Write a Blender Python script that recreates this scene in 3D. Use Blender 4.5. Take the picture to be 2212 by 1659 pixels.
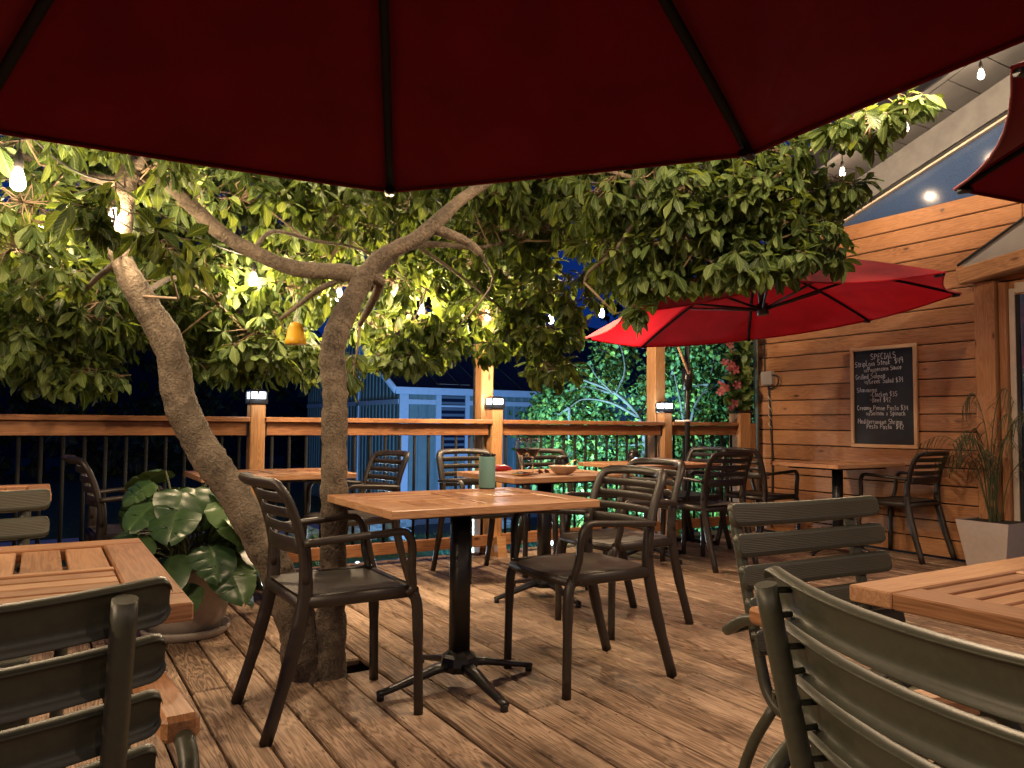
import bpy, math, random
import numpy as np
from mathutils import Vector, Matrix
from mathutils import noise as mnoise

# ------------------------------------------------------------------ clear
for o in list(bpy.data.objects):
    bpy.data.objects.remove(o, do_unlink=True)
SC = bpy.context.scene
COL = SC.collection
RND = random.Random(7)
NPR = np.random.default_rng(11)
PI = math.pi

# ------------------------------------------------------------------ camera
FPX, PCX, PCY = 1667.0, 1106.0, 829.5          # photograph measured at 2212 x 1659
TH, PITCH, ROLL, CAMH = math.radians(31.4), math.radians(2.97), 0.0083, 1.035
F0 = np.array([math.sin(TH), math.cos(TH), 0]); R0 = np.array([math.cos(TH), -math.sin(TH), 0]); ZV = np.array([0, 0, 1.0])
FW = math.cos(PITCH) * F0 + math.sin(PITCH) * ZV
U0 = -math.sin(PITCH) * F0 + math.cos(PITCH) * ZV
RT = math.cos(ROLL) * R0 + math.sin(ROLL) * U0
UP = -math.sin(ROLL) * R0 + math.cos(ROLL) * U0
CPOS = np.array([0, 0, CAMH])
cam_d = bpy.data.cameras.new('camera'); cam = bpy.data.objects.new('camera', cam_d); COL.objects.link(cam)
cam_d.sensor_width = 36; cam_d.lens = FPX / 2212 * 36; cam_d.clip_start = 0.02; cam_d.clip_end = 400
M = Matrix.Identity(4)
for i in range(3):
    M[i][0] = RT[i]; M[i][1] = UP[i]; M[i][2] = -FW[i]; M[i][3] = CPOS[i]
cam.matrix_world = M
SC.camera = cam

# ------------------------------------------------------------------ world, exposure
W = bpy.data.worlds.new('World'); SC.world = W; W.use_nodes = True
wn = W.node_tree.nodes; wl = W.node_tree.links
bg = wn['Background']
tc = wn.new('ShaderNodeTexCoord'); sp = wn.new('ShaderNodeSeparateXYZ'); cr = wn.new('ShaderNodeValToRGB')
wl.new(tc.outputs['Generated'], sp.inputs[0]); wl.new(sp.outputs['Z'], cr.inputs[0])
cr.color_ramp.elements[0].position = 0.0; cr.color_ramp.elements[0].color = (0.006, 0.034, 0.21, 1)
cr.color_ramp.elements[1].position = 0.9; cr.color_ramp.elements[1].color = (0.002, 0.018, 0.17, 1)
wl.new(cr.outputs[0], bg.inputs['Color']); bg.inputs['Strength'].default_value = 0.62
SC.view_settings.view_transform = 'Standard'; SC.view_settings.look = 'None'
SC.view_settings.exposure = 0.0; SC.view_settings.gamma = 1.0; SC.view_settings.use_curve_mapping = False
SC.render.engine = 'CYCLES'
try:
    SC.cycles.use_denoising = True; SC.cycles.max_bounces = 8; SC.cycles.transparent_max_bounces = 12
    SC.cycles.sample_clamp_indirect = 6.0; SC.cycles.use_light_tree = True
    SC.cycles.caustics_reflective = False; SC.cycles.caustics_refractive = False
except Exception:
    pass
WARM = (1.0, 0.72, 0.44)
COOL = (0.50, 0.78, 1.0)
P_BULB, P_EAVE, P_BACK_FILL, P_OVER_FILL = 40.0, 16.0, 18.0, 80.0

def lamp(name, loc, power, color, radius=0.02, parent=None, kind='POINT', rot=None, **kw):
    d = bpy.data.lights.new(name, kind); d.energy = power; d.color = color
    if kind in ('POINT', 'SPOT'): d.shadow_soft_size = radius
    for k, v in kw.items(): setattr(d, k, v)
    o = bpy.data.objects.new(name, d); COL.objects.link(o); o.location = loc
    if rot is not None: o.rotation_euler = rot
    if parent is not None: o.parent = parent
    return o

# ------------------------------------------------------------------ measuring helpers
def ray(x, y): return FW + (x - PCX) / FPX * RT - (y - PCY) / FPX * UP
def at(x, y, d): return CPOS + ray(x, y) * d                    # point seen at (x, y), d metres ahead
def atz(x, y, z): r = ray(x, y); return CPOS + r * (z - CAMH) / r[2]
def atx(x, y, X): r = ray(x, y); return CPOS + r * X / r[0]
def aty(x, y, Y): r = ray(x, y); return CPOS + r * Y / r[1]
def proj(P):
    v = np.asarray(P, float) - CPOS; d = v @ FW
    return PCX + FPX * (v @ RT) / d, PCY - FPX * (v @ UP) / d, d

# ------------------------------------------------------------------ materials
def new_mat(name):
    m = bpy.data.materials.new(name); m.use_nodes = True
    nt = m.node_tree; b = nt.nodes['Principled BSDF']
    return m, nt, b
def simple(name, col, rough=0.5, metal=0.0, bump=0.0, bscale=40.0, var=0.0, spec=0.5):
    m, nt, b = new_mat(name); N, L = nt.nodes, nt.links
    b.inputs['Base Color'].default_value = (*col, 1); b.inputs['Roughness'].default_value = rough
    b.inputs['Metallic'].default_value = metal; b.inputs['Specular IOR Level'].default_value = spec
    if bump or var:
        t = N.new('ShaderNodeTexCoord'); n = N.new('ShaderNodeTexNoise'); n.inputs['Scale'].default_value = bscale; n.inputs['Detail'].default_value = 5
        L.new(t.outputs['Object'], n.inputs['Vector'])
        if bump:
            bp = N.new('ShaderNodeBump'); bp.inputs['Strength'].default_value = bump; bp.inputs['Distance'].default_value = 0.004
            L.new(n.outputs['Fac'], bp.inputs['Height']); L.new(bp.outputs[0], b.inputs['Normal'])
        if var:
            n2 = N.new('ShaderNodeTexNoise'); n2.inputs['Scale'].default_value = bscale * .25; n2.inputs['Detail'].default_value = 6
            L.new(t.outputs['Object'], n2.inputs['Vector'])
            r = N.new('ShaderNodeValToRGB')
            r.color_ramp.elements[0].position = .3; r.color_ramp.elements[0].color = (*[c * (1 - var) for c in col], 1)
            r.color_ramp.elements[1].position = .7; r.color_ramp.elements[1].color = (*[min(1, c * (1 + var)) for c in col], 1)
            L.new(n2.outputs['Fac'], r.inputs[0]); L.new(r.outputs[0], b.inputs['Base Color'])
    return m
def emit(name, col, strength):
    m, nt, b = new_mat(name)
    b.inputs['Base Color'].default_value = (.8, .8, .8, 1)
    b.inputs['Emission Color'].default_value = (*col, 1); b.inputs['Emission Strength'].default_value = strength
    return m
def math_node(nt, op, a=None, b=None, c=None):
    n = nt.nodes.new('ShaderNodeMath'); n.operation = op
    for i, v in enumerate((a, b, c)):
        if v is None: continue
        if isinstance(v, (int, float)): n.inputs[i].default_value = v
        else: nt.links.new(v, n.inputs[i])
    return n.outputs[0]
def wood(name, dark, mid, light, rough=0.5, knots=0.5, wear=0.0, grain=1.0, bump=0.25, vari=0.25, spec=0.4, ring=.13, mott=.7):
    """timber with the grain along the local X axis; every object gets its own cut of it"""
    m, nt, b = new_mat(name); N, L = nt.nodes, nt.links
    t = N.new('ShaderNodeTexCoord'); oi = N.new('ShaderNodeObjectInfo')
    rv = N.new('ShaderNodeVectorMath'); rv.operation = 'SCALE'; rv.inputs[0].default_value = (37.0, 11.0, 23.0)
    L.new(oi.outputs['Random'], rv.inputs['Scale'])
    ad = N.new('ShaderNodeVectorMath'); ad.operation = 'ADD'; L.new(t.outputs['Object'], ad.inputs[0]); L.new(rv.outputs[0], ad.inputs[1])
    # knots
    mk = N.new('ShaderNodeMapping'); mk.inputs['Scale'].default_value = (2.6, 7.0, 7.0); L.new(ad.outputs[0], mk.inputs[0])
    vo = N.new('ShaderNodeTexVoronoi'); vo.inputs['Scale'].default_value = 1.0; vo.inputs['Randomness'].default_value = 1.0; L.new(mk.outputs[0], vo.inputs['Vector'])
    kn = N.new('ShaderNodeMapRange'); kn.inputs['From Min'].default_value = .04; kn.inputs['From Max'].default_value = .11; kn.inputs['To Min'].default_value = knots; kn.inputs['To Max'].default_value = 0
    L.new(vo.outputs['Distance'], kn.inputs[0])
    kd = N.new('ShaderNodeMapRange'); kd.inputs['From Min'].default_value = 0; kd.inputs['From Max'].default_value = .45; kd.inputs['To Min'].default_value = .35 * min(1, knots * 2); kd.inputs['To Max'].default_value = 0
    L.new(vo.outputs['Distance'], kd.inputs[0])
    # broad figure
    mp = N.new('ShaderNodeMapping'); mp.inputs['Scale'].default_value = (1.1 * grain, 17 * grain, 17 * grain); L.new(ad.outputs[0], mp.inputs[0])
    n1 = N.new('ShaderNodeTexNoise'); n1.inputs['Scale'].default_value = 1.6; n1.inputs['Detail'].default_value = 3; n1.inputs['Distortion'].default_value = .8; L.new(mp.outputs[0], n1.inputs['Vector'])
    rg = math_node(nt, 'SINE', math_node(nt, 'MULTIPLY', math_node(nt, 'ADD', n1.outputs['Fac'], kd.outputs[0]), 46.0))
    mf = N.new('ShaderNodeMapping'); mf.inputs['Scale'].default_value = (5 * grain, 150 * grain, 150 * grain); L.new(ad.outputs[0], mf.inputs[0])
    n2 = N.new('ShaderNodeTexNoise'); n2.inputs['Scale'].default_value = 1.0; n2.inputs['Detail'].default_value = 4; L.new(mf.outputs[0], n2.inputs['Vector'])
    n3 = N.new('ShaderNodeTexNoise'); n3.inputs['Scale'].default_value = 2.2; n3.inputs['Detail'].default_value = 5; L.new(ad.outputs[0], n3.inputs['Vector'])
    v = math_node(nt, 'MULTIPLY_ADD', rg, ring, .5)
    v = math_node(nt, 'ADD', v, math_node(nt, 'MULTIPLY_ADD', n2.outputs['Fac'], .55, -.275))
    v = math_node(nt, 'ADD', v, math_node(nt, 'MULTIPLY_ADD', n3.outputs['Fac'], mott, -mott / 2))
    v = math_node(nt, 'ADD', v, math_node(nt, 'MULTIPLY_ADD', oi.outputs['Random'], vari, -vari / 2))
    ra = N.new('ShaderNodeValToRGB'); e = ra.color_ramp.elements
    e[0].position = .12; e[0].color = (*dark, 1); e[1].position = .88; e[1].color = (*light, 1); x = e.new(.5); x.color = (*mid, 1)
    L.new(v, ra.inputs[0])
    col = ra.outputs[0]
    mx = N.new('ShaderNodeMixRGB'); mx.inputs['Color2'].default_value = (*[c * .22 for c in dark], 1); L.new(kn.outputs[0], mx.inputs['Fac']); L.new(col, mx.inputs['Color1']); col = mx.outputs[0]
    if wear:
        g = N.new('ShaderNodeNewGeometry')
        w1 = N.new('ShaderNodeTexNoise'); w1.inputs['Scale'].default_value = 2.3; w1.inputs['Detail'].default_value = 7; w1.inputs['Roughness'].default_value = .65; L.new(g.outputs['Position'], w1.inputs['Vector'])
        wr = N.new('ShaderNodeMapRange'); wr.inputs['From Min'].default_value = .5; wr.inputs['From Max'].default_value = .72; wr.inputs['To Max'].default_value = wear; L.new(w1.outputs['Fac'], wr.inputs[0])
        m2 = N.new('ShaderNodeMixRGB'); m2.inputs['Color2'].default_value = (*[c * .45 for c in dark], 1); L.new(wr.outputs[0], m2.inputs['Fac']); L.new(col, m2.inputs['Color1']); col = m2.outputs[0]
        mc = N.new('ShaderNodeMapping'); mc.inputs['Scale'].default_value = (7, 34, 34); L.new(ad.outputs[0], mc.inputs[0])
        vc = N.new('ShaderNodeTexVoronoi'); vc.inputs['Scale'].default_value = 1.3; L.new(mc.outputs[0], vc.inputs['Vector'])
        w3 = N.new('ShaderNodeMapRange'); w3.inputs['From Min'].default_value = .05; w3.inputs['From Max'].default_value = .17; w3.inputs['To Min'].default_value = wear; w3.inputs['To Max'].default_value = 0; L.new(vc.outputs['Distance'], w3.inputs[0])
        m3 = N.new('ShaderNodeMixRGB'); m3.inputs['Color2'].default_value = (*[c * .25 for c in dark], 1); L.new(w3.outputs[0], m3.inputs['Fac']); L.new(col, m3.inputs['Color1']); col = m3.outputs[0]
        rr = N.new('ShaderNodeMapRange'); rr.inputs['From Min'].default_value = .4; rr.inputs['From Max'].default_value = .65; rr.inputs['To Min'].default_value = rough; rr.inputs['To Max'].default_value = rough - .22
        w2 = N.new('ShaderNodeTexNoise'); w2.inputs['Scale'].default_value = 1.4; w2.inputs['Detail'].default_value = 4; L.new(g.outputs['Position'], w2.inputs['Vector'])
        L.new(w2.outputs['Fac'], rr.inputs[0]); L.new(rr.outputs[0], b.inputs['Roughness'])
    else:
        b.inputs['Roughness'].default_value = rough
    b.inputs['Specular IOR Level'].default_value = spec
    L.new(col, b.inputs['Base Color'])
    bp = N.new('ShaderNodeBump'); bp.inputs['Strength'].default_value = bump; bp.inputs['Distance'].default_value = .003
    L.new(v, bp.inputs['Height']); L.new(bp.outputs[0], b.inputs['Normal'])
    return m
def leaf_mat(name, dark, mid, light, rough=.38, trans=.35, vein=(.34, .42, .16), vfac=.45, spec=.5, vfreq=50.0, bump=.35):
    m, nt, b = new_mat(name); N, L = nt.nodes, nt.links
    g = N.new('ShaderNodeNewGeometry'); oi = N.new('ShaderNodeObjectInfo')
    s = math_node(nt, 'FRACT', math_node(nt, 'ADD', g.outputs['Random Per Island'], oi.outputs['Random']))
    ra = N.new('ShaderNodeValToRGB'); e = ra.color_ramp.elements
    e[0].position = .05; e[0].color = (*dark, 1); e[1].position = .97; e[1].color = (*light, 1); x = e.new(.55); x.color = (*mid, 1)
    L.new(s, ra.inputs[0])
    uv = N.new('ShaderNodeTexCoord'); sx = N.new('ShaderNodeSeparateXYZ'); L.new(uv.outputs['UV'], sx.inputs[0])
    au = math_node(nt, 'ABSOLUTE', math_node(nt, 'SUBTRACT', sx.outputs[0], .5))
    mid_ = N.new('ShaderNodeMapRange'); mid_.inputs['From Min'].default_value = .02; mid_.inputs['From Max'].default_value = .07; mid_.inputs['To Min'].default_value = 1; mid_.inputs['To Max'].default_value = 0; L.new(au, mid_.inputs[0])
    sv = math_node(nt, 'SINE', math_node(nt, 'MULTIPLY', math_node(nt, 'SUBTRACT', sx.outputs[1], math_node(nt, 'MULTIPLY', au, .55)), vfreq))
    sv2 = N.new('ShaderNodeMapRange'); sv2.inputs['From Min'].default_value = .72; sv2.inputs['From Max'].default_value = 1; sv2.inputs['To Max'].default_value = .55; L.new(sv, sv2.inputs[0])
    vf = math_node(nt, 'MULTIPLY', math_node(nt, 'MAXIMUM', mid_.outputs[0], sv2.outputs[0]), vfac)
    mx = N.new('ShaderNodeMixRGB'); mx.inputs['Color2'].default_value = (*vein, 1); L.new(vf, mx.inputs['Fac']); L.new(ra.outputs[0], mx.inputs['Color1'])
    L.new(mx.outputs[0], b.inputs['Base Color']); b.inputs['Roughness'].default_value = rough; b.inputs['Specular IOR Level'].default_value = spec
    bp = N.new('ShaderNodeBump'); bp.inputs['Strength'].default_value = bump; bp.inputs['Distance'].default_value = .002; L.new(sv, bp.inputs['Height']); L.new(bp.outputs[0], b.inputs['Normal'])
    tr = N.new('ShaderNodeBsdfTranslucent')
    hs = N.new('ShaderNodeMixRGB'); hs.blend_type = 'MULTIPLY'; hs.inputs['Fac'].default_value = 1; hs.inputs['Color2'].default_value = (1.5, 1.35, .55, 1); L.new(mx.outputs[0], hs.inputs['Color1']); L.new(hs.outputs[0], tr.inputs['Color'])
    ms = N.new('ShaderNodeMixShader'); ms.inputs[0].default_value = trans
    L.new(b.outputs[0], ms.inputs[1]); L.new(tr.outputs[0], ms.inputs[2]); L.new(ms.outputs[0], N['Material Output'].inputs['Surface'])
    return m
def fabric(name, col, trans):
    m, nt, b = new_mat(name); N, L = nt.nodes, nt.links
    t = N.new('ShaderNodeTexCoord'); n = N.new('ShaderNodeTexNoise'); n.inputs['Scale'].default_value = 5; n.inputs['Detail'].default_value = 6; L.new(t.outputs['Object'], n.inputs['Vector'])
    r = N.new('ShaderNodeValToRGB'); r.color_ramp.elements[0].position = .3; r.color_ramp.elements[0].color = (*[c * .82 for c in col], 1); r.color_ramp.elements[1].position = .7; r.color_ramp.elements[1].color = (*[c * 1.12 for c in col], 1)
    L.new(n.outputs['Fac'], r.inputs[0]); L.new(r.outputs[0], b.inputs['Base Color']); b.inputs['Roughness'].default_value = .9; b.inputs['Specular IOR Level'].default_value = .15
    b.inputs['Sheen Weight'].default_value = .15
    w = N.new('ShaderNodeTexNoise'); w.inputs['Scale'].default_value = 260; L.new(t.outputs['Object'], w.inputs['Vector'])
    bp = N.new('ShaderNodeBump'); bp.inputs['Strength'].default_value = .12; bp.inputs['Distance'].default_value = .002; L.new(w.outputs['Fac'], bp.inputs['Height']); L.new(bp.outputs[0], b.inputs['Normal'])
    tr = N.new('ShaderNodeBsdfTranslucent'); L.new(r.outputs[0], tr.inputs['Color'])
    ms = N.new('ShaderNodeMixShader'); ms.inputs[0].default_value = trans
    L.new(b.outputs[0], ms.inputs[1]); L.new(tr.outputs[0], ms.inputs[2]); L.new(ms.outputs[0], N['Material Output'].inputs['Surface'])
    return m
def glassmat(name, col, rough=0.0, ior=1.45):
    m, nt, b = new_mat(name)
    b.inputs['Base Color'].default_value = (*col, 1); b.inputs['Transmission Weight'].default_value = 1; b.inputs['Roughness'].default_value = rough; b.inputs['IOR'].default_value = ior
    return m
def bark(name, a, bcol, sc=1.0):
    m, nt, b = new_mat(name); N, L = nt.nodes, nt.links
    t = N.new('ShaderNodeTexCoord'); mp = N.new('ShaderNodeMapping'); mp.inputs['Scale'].default_value = (1, 1, 1.0); L.new(t.outputs['Object'], mp.inputs[0])
    n = N.new('ShaderNodeTexNoise'); n.inputs['Scale'].default_value = 60 * sc; n.inputs['Detail'].default_value = 5; n.inputs['Distortion'].default_value = 1.6; L.new(mp.outputs[0], n.inputs['Vector'])
    n2 = N.new('ShaderNodeTexNoise'); n2.inputs['Scale'].default_value = 11 * sc; n2.inputs['Detail'].default_value = 6; L.new(mp.outputs[0], n2.inputs['Vector'])
    v = math_node(nt, 'ADD', math_node(nt, 'MULTIPLY', n.outputs['Fac'], .55), math_node(nt, 'MULTIPLY', n2.outputs['Fac'], .5))
    r = N.new('ShaderNodeValToRGB'); r.color_ramp.elements[0].position = .36; r.color_ramp.elements[0].color = (*a, 1); r.color_ramp.elements[1].position = .68; r.color_ramp.elements[1].color = (*bcol, 1)
    L.new(v, r.inputs[0]); L.new(r.outputs[0], b.inputs['Base Color']); b.inputs['Roughness'].default_value = .85
    bp = N.new('ShaderNodeBump'); bp.inputs['Strength'].default_value = .95; bp.inputs['Distance'].default_value = .012; L.new(n.outputs['Fac'], bp.inputs['Height']); L.new(bp.outputs[0], b.inputs['Normal'])
    return m

MT = {}
MT['deck'] = wood('deck_timber', (.100, .060, .036), (.305, .20, .130), (.50, .355, .25), rough=.66, knots=.9, wear=.85, bump=.6, vari=.32, spec=.4, ring=.20)
MT['cedar'] = wood('cedar_timber', (.14, .054, .022), (.285, .122, .050), (.40, .19, .085), rough=.5, knots=.9, bump=.15, vari=.30)
MT['wallwood'] = wood('pine_cladding', (.20, .080, .030), (.36, .162, .066), (.46, .23, .105), rough=.5, knots=1.0, bump=.12, vari=.30)
MT['post'] = wood('post_timber', (.22, .10, .036), (.40, .20, .080), (.52, .29, .13), rough=.55, knots=.8, bump=.2, vari=.2)
MT['teak'] = wood('table_timber', (.22, .098, .042), (.40, .20, .098), (.54, .315, .175), rough=.30, knots=.2, grain=1.3, bump=.08, vari=.5, spec=.5, mott=.35)
MT['armwood'] = wood('armrest_timber', (.28, .12, .045), (.46, .22, .10), (.56, .30, .15), rough=.4, knots=.1, grain=2.0, bump=.1)
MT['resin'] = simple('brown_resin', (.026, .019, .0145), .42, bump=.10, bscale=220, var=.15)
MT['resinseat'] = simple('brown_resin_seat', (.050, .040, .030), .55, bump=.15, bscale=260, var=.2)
MT['green'] = simple('olive_powder_coat', (.058, .060, .040), .42, bump=.06, bscale=400, var=.12)
MT['baluster'] = simple('black_baluster', (.006, .006, .006), .7, spec=.2)
MT['blackmetal'] = simple('black_metal', (.010, .009, .009), .38, bump=.05, bscale=200, var=.2)
MT['blackplastic'] = simple('black_plastic', (.008, .008, .009), .3)
MT['wire'] = simple('black_cable', (.012, .011, .010), .6)
MT['bulb'] = emit('lit_bulb_glass', (1.0, .86, .66), 16.0)
MT['led'] = emit('lit_cap_panel', (.82, .9, 1.0), 5.0)
MT['gled'] = emit('lit_garden_lens', (.8, .92, 1.0), 12.0)
MT['bled'] = emit('blue_indicator', (.15, .4, 1.0), 8.0)
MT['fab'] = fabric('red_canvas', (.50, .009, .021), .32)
MT['fab_shaded'] = fabric('red_canvas_shaded', (.14, .0012, .0085), .012)  # same red canvas, the shade under the canopy put into its colour
MT['bark'] = bark('magnolia_bark', (.040, .030, .020), (.21, .165, .115), .8)
MT['twig'] = simple('twig_bark', (.20, .14, .085), .8, var=.3, bscale=60)
MT['leaf'] = leaf_mat('magnolia_leaf', (.030, .058, .018), (.068, .112, .032), (.135, .185, .055), rough=.50, spec=.32, trans=.45)
MT['monst'] = leaf_mat('monstera_leaf', (.016, .038, .015), (.028, .062, .024), (.055, .10, .036), rough=.30, spec=.45, trans=.10, vein=(.10, .17, .06), vfac=.22, vfreq=26.0, bump=.10)
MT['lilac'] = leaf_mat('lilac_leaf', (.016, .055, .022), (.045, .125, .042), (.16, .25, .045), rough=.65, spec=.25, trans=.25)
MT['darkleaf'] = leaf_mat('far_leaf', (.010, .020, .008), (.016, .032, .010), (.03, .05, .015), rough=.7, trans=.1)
MT['palm'] = leaf_mat('palm_leaf', (.022, .030, .010), (.040, .048, .016), (.07, .07, .026), rough=.5, trans=.15, vfac=.1)
MT['vine'] = leaf_mat('vine_leaf', (.03, .075, .015), (.075, .14, .025), (.19, .24, .06), rough=.3, trans=.25)
MT['petal'] = leaf_mat('pink_petal', (.55, .09, .10), (.62, .13, .15), (.70, .25, .25), rough=.5, trans=.35, vein=(.7, .3, .25), vfac=.2)
MT['lilacbark'] = bark('lilac_bark', (.04, .042, .04), (.09, .09, .088), .8)
MT['pot'] = simple('beige_pot', (.37, .315, .265), .55, bump=.08, bscale=120, var=.06)
MT['whitepot'] = simple('pale_planter', (.44, .37, .33), .6, bump=.08, bscale=120, var=.05)
MT['soil'] = simple('potting_soil', (.018, .012, .008), .95, bump=1.0, bscale=60, var=.4)
MT['teal'] = simple('teal_mesh_fabric', (.13, .27, .25), .75, bump=.35, bscale=700)
MT['yellow'] = simple('yellow_plastic', (.68, .36, .012), .4, var=.08)
MT['white'] = simple('white_paint', (.62, .62, .60), .6, bump=.05, var=.05)
MT['trim'] = simple('pale_trim_paint', (.46, .50, .60), .55, bump=.05, var=.05)
MT['siding'] = simple('grey_green_siding', (.15, .205, .21), .6, bump=.08, bscale=30, var=.08)
MT['roofing'] = simple('dark_roofing', (.018, .019, .022), .7, bump=.3, bscale=30, var=.3)
MT['soffit'] = simple('grey_soffit_panel', (.070, .068, .070), .40, bump=.12, bscale=18, var=.22)
MT['frieze'] = simple('grey_frieze_board', (.125, .122, .125), .75, bump=.4, bscale=45, var=.16)
MT['fascia'] = simple('dark_fascia', (.045, .043, .046), .5, var=.15)
MT['black'] = simple('black_trim', (.006, .006, .006), .5)
MT['cream'] = simple('cream_trim', (.55, .46, .36), .6, var=.1)
MT['sage'] = simple('sage_corner_trim', (.30, .33, .24), .6, var=.1)
MT['chalk'] = simple('chalk_marks', (.60, .58, .54), .95)
MT['board'] = simple('black_slate', (.014, .014, .015), .75, var=.9, bscale=14)
MT['frame'] = wood('board_frame_timber', (.48, .27, .12), (.60, .37, .19), (.68, .45, .26), rough=.5, knots=.1, bump=.05)
MT['greybox'] = simple('grey_box', (.34, .30, .27), .5, var=.05)
MT['blind'] = simple('blind_slat', (.10, .12, .16), .6)
MT['joist'] = simple('dark_joist', (.04, .025, .015), .9)  # even dark brown, darker than the deck planks
MT['screw'] = simple('rusty_screw', (.03, .018, .012), .6, metal=.4)
MT['cheek'] = simple('grey_sheet', (.16, .145, .135), .6, var=.08)
MT['asphalt'] = simple('asphalt', (.045, .046, .05), .85, bump=.6, bscale=80, var=.3)
MT['concrete'] = simple('concrete', (.42, .42, .41), .85, bump=.3, bscale=40, var=.12)
MT['rock'] = simple('garden_rock', (.24, .24, .22), .85, bump=1.0, bscale=14, var=.4)
MT['gravel'] = simple('pale_gravel', (.55, .56, .58), .9, bump=1.0, bscale=22, var=.4)
MT['ceramic'] = simple('stoneware', (.42, .27, .18), .35, bump=.1, bscale=60, var=.08)
MT['gold'] = simple('gold_metal', (.75, .52, .22), .25, metal=1.0)
MT['redleather'] = simple('red_leather', (.42, .02, .025), .3)
MT['screen'] = simple('dark_glass', (.01, .012, .03), .08)
MT['lens'] = simple('tinted_lens', (.05, .02, .02), .1)
def thinglass(name, tint, edge):
    m, nt, b = new_mat(name); N, L = nt.nodes, nt.links
    tr = N.new('ShaderNodeBsdfTransparent'); tr.inputs['Color'].default_value = (*tint, 1)
    gl = N.new('ShaderNodeBsdfGlossy'); gl.inputs['Roughness'].default_value = .03
    lw = N.new('ShaderNodeLayerWeight'); lw.inputs['Blend'].default_value = edge
    ms = N.new('ShaderNodeMixShader'); L.new(math_node(nt, 'MULTIPLY_ADD', math_node(nt, 'POWER', lw.outputs['Facing'], 3.0), .55, .05), ms.inputs[0]); L.new(tr.outputs[0], ms.inputs[1]); L.new(gl.outputs[0], ms.inputs[2]); L.new(ms.outputs[0], N['Material Output'].inputs['Surface'])
    return m
MT['glass'] = glassmat('clear_glass', (1, 1, 1), ior=1.30)
MT['wine'] = simple('white_wine', (.62, .47, .20), .12)
MT['steel'] = simple('steel', (.5, .5, .5), .3, metal=1.0)
MT['rope'] = simple('white_string', (.75, .74, .7), .8)
MT['tan'] = wood('tan_pole', (.30, .16, .08), (.42, .25, .13), (.5, .31, .18), knots=0)

def glazing():
    m, nt, b = new_mat('sky_reflection_glass'); N, L = nt.nodes, nt.links
    t = N.new('ShaderNodeTexCoord'); n = N.new('ShaderNodeTexNoise'); n.inputs['Scale'].default_value = 110; n.inputs['Detail'].default_value = 4; L.new(t.outputs['Object'], n.inputs['Vector'])
    r = N.new('ShaderNodeValToRGB'); r.color_ramp.elements[0].position = .3; r.color_ramp.elements[0].color = (.030, .055, .125, 1); r.color_ramp.elements[1].position = .8; r.color_ramp.elements[1].color = (.060, .10, .19, 1)  # blue of the reflected sky put into the base colour
    L.new(n.outputs['Fac'], r.inputs[0]); L.new(r.outputs[0], b.inputs['Base Color'])
    b.inputs['Roughness'].default_value = .10; b.inputs['IOR'].default_value = 1.6; b.inputs['Specular IOR Level'].default_value = .8; b.inputs['Coat Weight'].default_value = .3
    return m
MT['glazing'] = glazing()
def grass_mat():
    m, nt, b = new_mat('lawn'); N, L = nt.nodes, nt.links
    g = N.new('ShaderNodeNewGeometry'); n = N.new('ShaderNodeTexNoise'); n.inputs['Scale'].default_value = 9; n.inputs['Detail'].default_value = 8; L.new(g.outputs['Position'], n.inputs['Vector'])
    r = N.new('ShaderNodeValToRGB'); r.color_ramp.elements[0].position = .3; r.color_ramp.elements[0].color = (.018, .05, .012, 1); r.color_ramp.elements[1].position = .7; r.color_ramp.elements[1].color = (.05, .12, .025, 1)
    L.new(n.outputs['Fac'], r.inputs[0]); L.new(r.outputs[0], b.inputs['Base Color']); b.inputs['Roughness'].default_value = .9
    n2 = N.new('ShaderNodeTexNoise'); n2.inputs['Scale'].default_value = 120; L.new(g.outputs['Position'], n2.inputs['Vector'])
    bp = N.new('ShaderNodeBump'); bp.inputs['Strength'].default_value = .8; bp.inputs['Distance'].default_value = .03; L.new(n2.outputs['Fac'], bp.inputs['Height']); L.new(bp.outputs[0], b.inputs['Normal'])
    return m
MT['lawn'] = grass_mat()
def water_mat():
    m, nt, b = new_mat('pond_water'); N, L = nt.nodes, nt.links
    b.inputs['Base Color'].default_value = (.03, .11, .085, 1); b.inputs['Roughness'].default_value = .06
    g = N.new('ShaderNodeNewGeometry'); n = N.new('ShaderNodeTexNoise'); n.inputs['Scale'].default_value = 14; L.new(g.outputs['Position'], n.inputs['Vector'])
    bp = N.new('ShaderNodeBump'); bp.inputs['Strength'].default_value = .25; bp.inputs['Distance'].default_value = .02; L.new(n.outputs['Fac'], bp.inputs['Height']); L.new(bp.outputs[0], b.inputs['Normal'])
    return m
MT['water'] = water_mat()

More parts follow.
